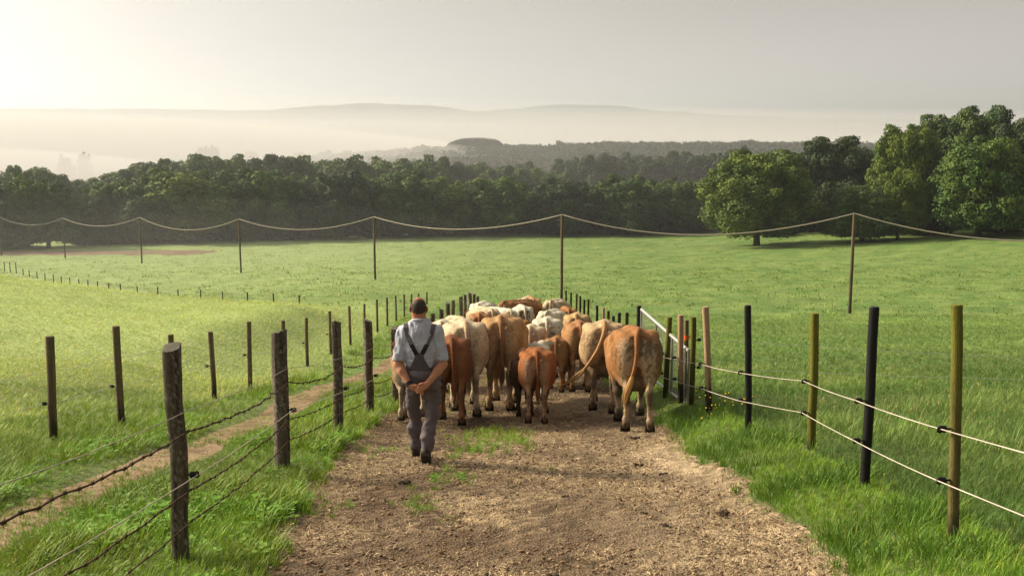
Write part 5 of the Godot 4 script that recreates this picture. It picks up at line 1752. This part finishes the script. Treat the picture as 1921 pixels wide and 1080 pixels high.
func leafy(seed_: int) -> ArrayMesh:
	var r := RandomNumberGenerator.new()
	r.seed = seed_
	var b := Builder.new()
	for k in 16:
		var a := r.randf() * TAU
		var out := Vector3(cos(a), 0, sin(a))
		var d := r.randf_range(0.02, 0.13)
		var p := out * d + Vector3.UP * r.randf_range(0.02, 0.09)
		var side := out.cross(Vector3.UP) * r.randf_range(0.014, 0.026)
		var l := (out + Vector3.UP * r.randf_range(-0.1, 0.5)).normalized() * r.randf_range(0.02, 0.034)
		var n := side.cross(l).normalized()
		var c := Color(0.9, 1.05, 0.9) * r.randf_range(0.8, 1.2) * 0.4
		b.quad(b.vert(p - l, n, c), b.vert(p + side, n, c), b.vert(p + l, n, c), b.vert(p - side, n, c))
		blade(b, Vector3(out.x * 0.02, -0.02, out.z * 0.02), out * 0.7, 0.09, 0.002, c, c)
	return b.mesh(materials["grass blades"])

func plants() -> void:
	var m := StandardMaterial3D.new()
	m.resource_name = "grass blades"
	m.albedo_color = Color.WHITE
	m.vertex_color_use_as_albedo = true
	m.roughness = 0.55
	m.metallic_specular = 0.3
	m.cull_mode = BaseMaterial3D.CULL_DISABLED
	m.backlight_enabled = true
	m.backlight = Color(0.75, 0.75, 0.55)
	materials["grass blades"] = m
	var kinds := {"lush": [tuft(1, 16, 0.15, 0.07, 0.0042, 0.55), tuft(2, 14, 0.19, 0.06, 0.0046, 0.7), tuft(3, 18, 0.11, 0.08, 0.0040, 0.5)],
		"tall": [tuft(4, 14, 0.30, 0.07, 0.0045, 0.55), tuft(5, 12, 0.38, 0.08, 0.005, 0.65, 1), tuft(6, 15, 0.26, 0.09, 0.0048, 0.8)],
		"meadow": [tuft(7, 16, 0.24, 0.15, 0.007, 0.6), tuft(8, 18, 0.20, 0.16, 0.008, 0.7, 1), tuft(9, 16, 0.26, 0.14, 0.007, 0.8, 1)],
		"patch": [tuft(10, 16, 0.17, 0.60, 0.024, 0.8), tuft(11, 18, 0.13, 0.7, 0.026, 0.9), tuft(12, 14, 0.20, 0.6, 0.022, 0.8)],
		"leafy": [leafy(13), leafy(14)]}
	var put := {}
	var tint := {}
	for k in kinds:
		for i in kinds[k].size():
			put[kinds[k][i]] = []
			tint[kinds[k][i]] = []
	# distance bands: from, to, spacing
	for band in [[3.6, 9.0, 0.056], [9.0, 14.0, 0.078], [14.0, 22.0, 0.12], [22.0, 46.0, 0.24], [46.0, 90.0, 0.62], [90.0, 166.0, 1.0]]:
		var step: float = band[2]
		var far: float = band[0]
		while far < band[1]:
			var half := far * 0.54 + 1.2
			var x := -half
			while x < half:
				var px := x + rng.randf_range(-0.5, 0.5) * step
				var pz := -far + rng.randf_range(-0.5, 0.5) * step
				x += step
				if far < 48.0:
					var ins := lane_in(px, pz)
					var bare := maxf(ins, path_in(px, pz) + 0.02)
					if bare > -0.02:
						# weeds that hold out on the bare soil
						var island := nz.get_noise_2d(px * 16.0 + 11.0, pz * 10.0 + 5.0) + 0.5 * fine.get_noise_2d(px * 20.0, pz * 20.0)
						var green := soft(0.34, 0.46, island) * (1.0 - soft(-1.0, 0.2, px)) * 0.8 if far > 7.5 else 0.0
						green = maxf(green, 1.0 - soft(0.10, 0.9, Vector2((px + 0.28) / 0.75, (pz + 12.4) / 1.5).length() - 0.6 * island))
						green = maxf(green, (1.0 - soft(0.10, 0.5, Vector2((px - 0.40) / 0.35, (pz + 10.2) / 0.5).length() - 0.5 * island)) * 0.6)
						if ins < -0.3:
							green = maxf(green, 0.30 + 0.7 * soft(0.0, 0.3, island))
						if ins < 0.14:
							green = maxf(green, 0.25)
						if rng.randf() > green * 0.75:
							continue
				var a := nz.get_noise_2d(px * 14.0, pz * 14.0)
				var big := nz.get_noise_2d(px * 5.0 + 300.0, pz * 5.0)
				var kind := "lush"
				var c := Color(0.175, 0.325, 0.034)
				var size := rng.randf_range(0.75, 1.25)
				var low := 0.5 if far < 46.0 and lane_in(px, pz) > 0.1 else 1.0
				if far < 40.0:
					low *= lerpf(0.35, 1.0, soft(0.0, 0.40, -path_in(px, pz)))
				if far < 46.0 and px > 2.9 + 0.3 * a:
					kind = ("tall" if rng.randf() < 0.55 else "lush") if far < 16.0 else "meadow"
					c = Color(0.095, 0.190, 0.044).lerp(Color(0.165, 0.265, 0.075), soft(-0.2, 0.35, big + 0.4 * a)).lerp(Color(0.175, 0.29, 0.075), soft(20.0, 46.0, far) * 0.6)
					size *= (0.34 + 0.28 * soft(0.0, 0.4, big)) if kind == "tall" else 0.46
				elif far < 46.0 and px > 1.4:
					kind = "lush" if rng.randf() < 0.8 else "tall"
					c = c.lerp(Color(0.100, 0.205, 0.028), soft(-0.2, 0.3, a))
					size *= {"lush": 0.50 + 0.42 * soft(-0.1, 0.5, a), "tall": 0.36 + 0.25 * soft(0.0, 0.5, big)}[kind]
				elif px < -4.7 + 0.3 * a and far < 48.0:
					kind = "lush" if far < 16.0 else "meadow"
					c = Color(0.135, 0.23, 0.030).lerp(Color(0.365, 0.47, 0.155), soft(10.5, 20.0, far + 10.0 * big))  # yellowish tufts, the same backlit glare put into their colour
					size *= 0.7 if kind == "lush" else 0.34
				elif far < 46.0:
					c = (c * 0.9).lerp(Color(0.15, 0.235, 0.030), soft(-0.25, 0.3, a))
					size *= 0.58 + 0.5 * soft(-0.2, 0.4, big + a * 0.6)
					if far > 18.0:
						kind = "meadow"
						size *= 0.62
					elif far < 12.0 and rng.randf() < 0.05 + 0.2 * soft(0.1, 0.5, big):
						kind = "leafy"
				if far >= 46.0:
					kind = "patch"
					size *= 1.0 + 0.8 * soft(0.1, 0.5, a)
					c = Color(0.132, 0.235, 0.054).lerp(Color(0.22, 0.31, 0.088), soft(-0.25, 0.3, big + 0.4 * a))
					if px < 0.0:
						c = c.lerp(Color(0.32, 0.41, 0.16), soft(8.0, -25.0, px) * 0.7)  # painted haze again, on the tufts of the left field
					size *= 0.5
					if nz.get_noise_2d(px * 4.0 + 90.0, pz * 9.0) + 0.5 * a > 0.30:
						c *= 0.8
						size *= 1.25
					if rng.randf() < 0.3:
						continue
				c *= rng.randf_range(0.82, 1.18) / 0.4 * (1.0 + 0.35 * nz.get_noise_2d(px * 2.2 + 40.0, pz * 2.2))
				c.a = 1.0
				var set_: Array = kinds[kind]
				var mesh: ArrayMesh = set_[rng.randi() % set_.size()]
				size *= low
				var wide := size * (1.5 if far >= 22.0 and far < 46.0 else 1.0)
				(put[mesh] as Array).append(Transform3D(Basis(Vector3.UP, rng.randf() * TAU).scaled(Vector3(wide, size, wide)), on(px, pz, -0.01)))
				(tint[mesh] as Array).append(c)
			far += step
	for k in kinds:
		var words: String = {"lush": "short lush grass on the verges of the lane and footpath", "tall": "tall meadow grass beyond the white rope fence", "meadow": "seeding meadow grass on the slopes", "patch": "rough grass of the big open field", "leafy": "clover and small weeds among the verge grass"}[k]
		for mesh in kinds[k]:
			var o := scatter("grass" if k != "leafy" else "weeds", mesh, put[mesh], PackedColorArray(tint[mesh]))
			tag(o, words, "grass", words, "stuff")
	# buttercups by the rope fence
	var petal := Builder.new()
	petal.blob(Vector3(0, 0.30, 0), Vector3(0.008, 0.006, 0.008), Basis(), 6, 4, Color(0.75, 0.50, 0.02))
	blade(petal, Vector3(0, 0, 0), Vector3(0.1, 0, 0), 0.30, 0.0018, Color(0.1, 0.2, 0.03), Color(0.1, 0.2, 0.03))
	var places := []
	var tone := PackedColorArray()
	for k in 26:
		places.append(Transform3D(Basis().scaled(Vector3.ONE * rng.randf_range(0.8, 1.3)), on(rng.randfn(2.45, 0.22), -rng.randfn(11.9, 0.8))))
		tone.append(Color.WHITE)
	tag(scatter("flowers", petal.mesh(plain_material("petals", 0.6)), places, tone), "small yellow buttercups in the grass by the rope fence", "flowers", "", "stuff")

func litter() -> void:
	# chopped straw and chips trodden into the lane
	var chip := []
	for k in 4:
		var r := RandomNumberGenerator.new()
		r.seed = 90 + k
		var b := Builder.new()
		var pts := PackedVector3Array()
		var rad := PackedFloat32Array()
		for j in 4:
			pts.append(Vector3((j / 3.0 - 0.5), 0.05 * r.randf(), 0.10 * r.randfn()))
			rad.append(0.065 if j in [1, 2] else 0.035)
		b.tube(pts, rad, 4, PackedColorArray([Color.WHITE]), 0.35)
		chip.append(b.mesh(plain_material("straw", 0.8)))
	var put := [[], [], [], []]
	var tint := [[], [], [], []]
	for k in 150000:
		var far := 3.6 + 20.0 * pow(rng.randf(), 1.7)
		var x := rng.randf_range(-2.0, 2.3)
		if lane_in(x, -far) < 0.02:
			continue
		var rich := nz.get_noise_2d(x * 11.0, far * -7.0) + 0.3 * soft(0.2, 1.8, x)
		if rng.randf() > 0.5 + 1.6 * rich:
			continue
		var size := rng.randf_range(0.016, 0.050) * (1.9 if rng.randf() < 0.03 else 1.0)
		var c := Color(0.58, 0.45, 0.28).lerp(Color(0.085, 0.056, 0.036), pow(rng.randf(), 0.65)) * rng.randf_range(0.75, 1.35)
		c.a = 1.0
		var i := rng.randi() % 4
		put[i].append(Transform3D(Basis.from_euler(Vector3(rng.randfn() * 0.25, rng.randf() * TAU, rng.randfn() * 0.3)).scaled(Vector3(size, size * rng.randf_range(0.8, 1.6), size * rng.randf_range(0.8, 1.6))), on(x, -far, -0.012 + 0.016 * fine.get_noise_2d(x * 60.0, far * -60.0) + 0.022 * nz.get_noise_2d(x * 28.0, far * -28.0))))
		tint[i].append(c)
	for i in 4:
		tag(scatter("straw", chip[i], put[i], PackedColorArray(tint[i])), "chopped straw and chips trodden into the bare lane", "straw", "straw on the lane", "stuff")
	# crumbs of earth
	var crumb := Builder.new()
	crumb.blob(Vector3(), Vector3(1, 0.7, 1), Basis(), 7, 5, Color.WHITE, 0.5, nz)
	var cm := crumb.mesh(plain_material("crumbs", 0.95))
	var places := []
	var tone := PackedColorArray()
	for k in 26000:
		var far := 3.6 + 18.0 * pow(rng.randf(), 1.6)
		var x := rng.randf_range(-2.0, 2.3)
		if lane_in(x, -far) < 0.0:
			continue
		var s := 0.003 + 0.010 * pow(rng.randf(), 4.0)
		places.append(Transform3D(Basis.from_euler(Vector3(rng.randf(), rng.randf() * TAU, rng.randf())).scaled(Vector3(s * 1.4, s, s)), on(x, -far, -0.010 + 0.016 * fine.get_noise_2d(x * 60.0, far * -60.0) + 0.022 * nz.get_noise_2d(x * 28.0, far * -28.0))))
		var c := Color(0.15, 0.095, 0.06).lerp(Color(0.32, 0.22, 0.135), rng.randf()) * rng.randf_range(0.6, 1.3)
		c.a = 1.0
		tone.append(c)
	tag(scatter("crumbs", cm, places, tone), "crumbs of dark earth lying on the bare lane", "earth", "", "stuff")
	# dung and larger clods that one can point at
	var spots := [[0.22, 5.95, 0.050, "dark clod in the middle of the lane, closest to the camera"], [1.62, 7.9, 0.055, "broken dark dung pat near the grass edge of the lane"], [1.10, 7.4, 0.055, "small dung pat on straw, beside the broken one"], [1.02, 7.9, 0.035, "small round dark clod on pale straw"], [0.45, 8.6, 0.040, "little dark clod on the trodden soil, before the weeds"], [-0.98, 9.3, 0.060, "dark clod beside the small grass tuft behind the man"], [1.28, 10.4, 0.045, "dark dung clod on the pale sawdust behind the last cow"], [1.45, 9.8, 0.04, "little dark clump on the pale edge of the lane"], [0.52, 13.2, 0.075, "dark dung heap behind the small red-brown calf"], [1.5, 12.5, 0.05, "dung clod by the hind hooves of the last cow"]]
	for q in spots:
		var o := Builder.new()
		for k in 5:
			var s: float = q[2] * rng.randf_range(0.25, 0.5)
			o.blob(Vector3(rng.randfn() * q[2] * 0.5, s * 0.3, rng.randfn() * q[2] * 0.3), Vector3(s * 1.25, s * 0.65, s), Basis(Vector3.UP, rng.randf() * TAU), 12, 8, Color(0.045, 0.030, 0.020) * rng.randf_range(0.7, 1.5), 0.5, nz)
		var d := part("dung_clod", o.mesh(plain_material("dung", 0.75)), self)
		d.position = on(q[0], -q[1], -0.01)
		tag(d, q[3], "dung", "dark clods on the lane")

# ---------------------------------------------------------------- the scene
func sky_texture() -> ImageTexture:
	var w := 512
	var h := 256
	var im := Image.create(w, h, false, Image.FORMAT_RGBF)
	var sun := SUN_TO.normalized()
	for y in h:
		var el := PI * 0.5 - PI * (y + 0.5) / h
		for x in w:
			var az := TAU * (x + 0.5) / w
			var dir := Vector3(sin(az) * cos(el), sin(el), -cos(az) * cos(el))
			var ang := rad_to_deg(acos(clampf(dir.dot(sun), -1.0, 1.0)))
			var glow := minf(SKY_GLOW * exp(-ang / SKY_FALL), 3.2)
			var c := Color(0.375, 0.335, 0.298).lerp(Color(0.56, 0.535, 0.50), 1.0 - soft(0.0, 0.20, absf(el)))
			c *= 1.0 + 0.05 * nz.get_noise_3d(dir.x * 40.0, dir.y * 190.0, dir.z * 40.0)
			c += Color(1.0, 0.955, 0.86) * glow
			im.set_pixel(x, y, c * SKY_LEVEL)
	return ImageTexture.create_from_image(im)

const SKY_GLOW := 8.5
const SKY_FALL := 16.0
const SKY_LEVEL := 0.325
const EXPOSURE := 3.3

func _ready() -> void:
	rng.seed = 20240
	nz.noise_type = FastNoiseLite.TYPE_SIMPLEX_SMOOTH
	nz.frequency = 0.05
	nz.fractal_octaves = 3
	nz.seed = 5
	fine.noise_type = FastNoiseLite.TYPE_SIMPLEX_SMOOTH
	fine.frequency = 0.11
	fine.fractal_octaves = 3
	fine.seed = 9
	# camera
	var cam := Camera3D.new()
	cam.name = "camera"
	cam.fov = rad_to_deg(2.0 * atan(540.0 / 2000.0))
	cam.near = 0.1
	cam.far = 20000.0
	cam.rotation.x = -atan(305.0 / 2000.0)
	var lens := CameraAttributesPhysical.new()
	lens.frustum_focal_length = 44.0
	lens.frustum_focus_distance = 12.5
	lens.exposure_aperture = 5.6
	lens.frustum_near = 0.1
	lens.frustum_far = 20000.0
	add_child(cam)
	# sky and air
	var world := WorldEnvironment.new()
	world.name = "world"
	var env := Environment.new()
	env.background_mode = Environment.BG_SKY
	var sky := Sky.new()
	var pan := PanoramaSkyMaterial.new()
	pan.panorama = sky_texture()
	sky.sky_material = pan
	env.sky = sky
	env.tonemap_mode = Environment.TONE_MAPPER_LINEAR
	env.tonemap_exposure = EXPOSURE
	env.sdfgi_enabled = true
	env.ssao_enabled = true
	env.ssil_enabled = true
	env.volumetric_fog_enabled = true
	env.volumetric_fog_density = 0.00025
	env.volumetric_fog_albedo = Color(0.93, 0.965, 1.0)
	env.volumetric_fog_anisotropy = 0.55
	world.environment = env
	add_child(world)
	# sun
	var sun := DirectionalLight3D.new()
	sun.name = "sun"
	sun.basis = Basis.looking_at(-SUN_TO.normalized())
	sun.light_energy = 0.8
	sun.light_color = Color(1.0, 0.93, 0.79)
	sun.light_angular_distance = 9.0
	sun.shadow_enabled = true
	add_child(sun)
	# the lie of the land, then everything on it
	for i in 1361:
		table.append(profile(-60.0 + i * 0.25))

	for job in [land, woods, mist, fences, man, cattle, plants, litter]:
		(job as Callable).call()
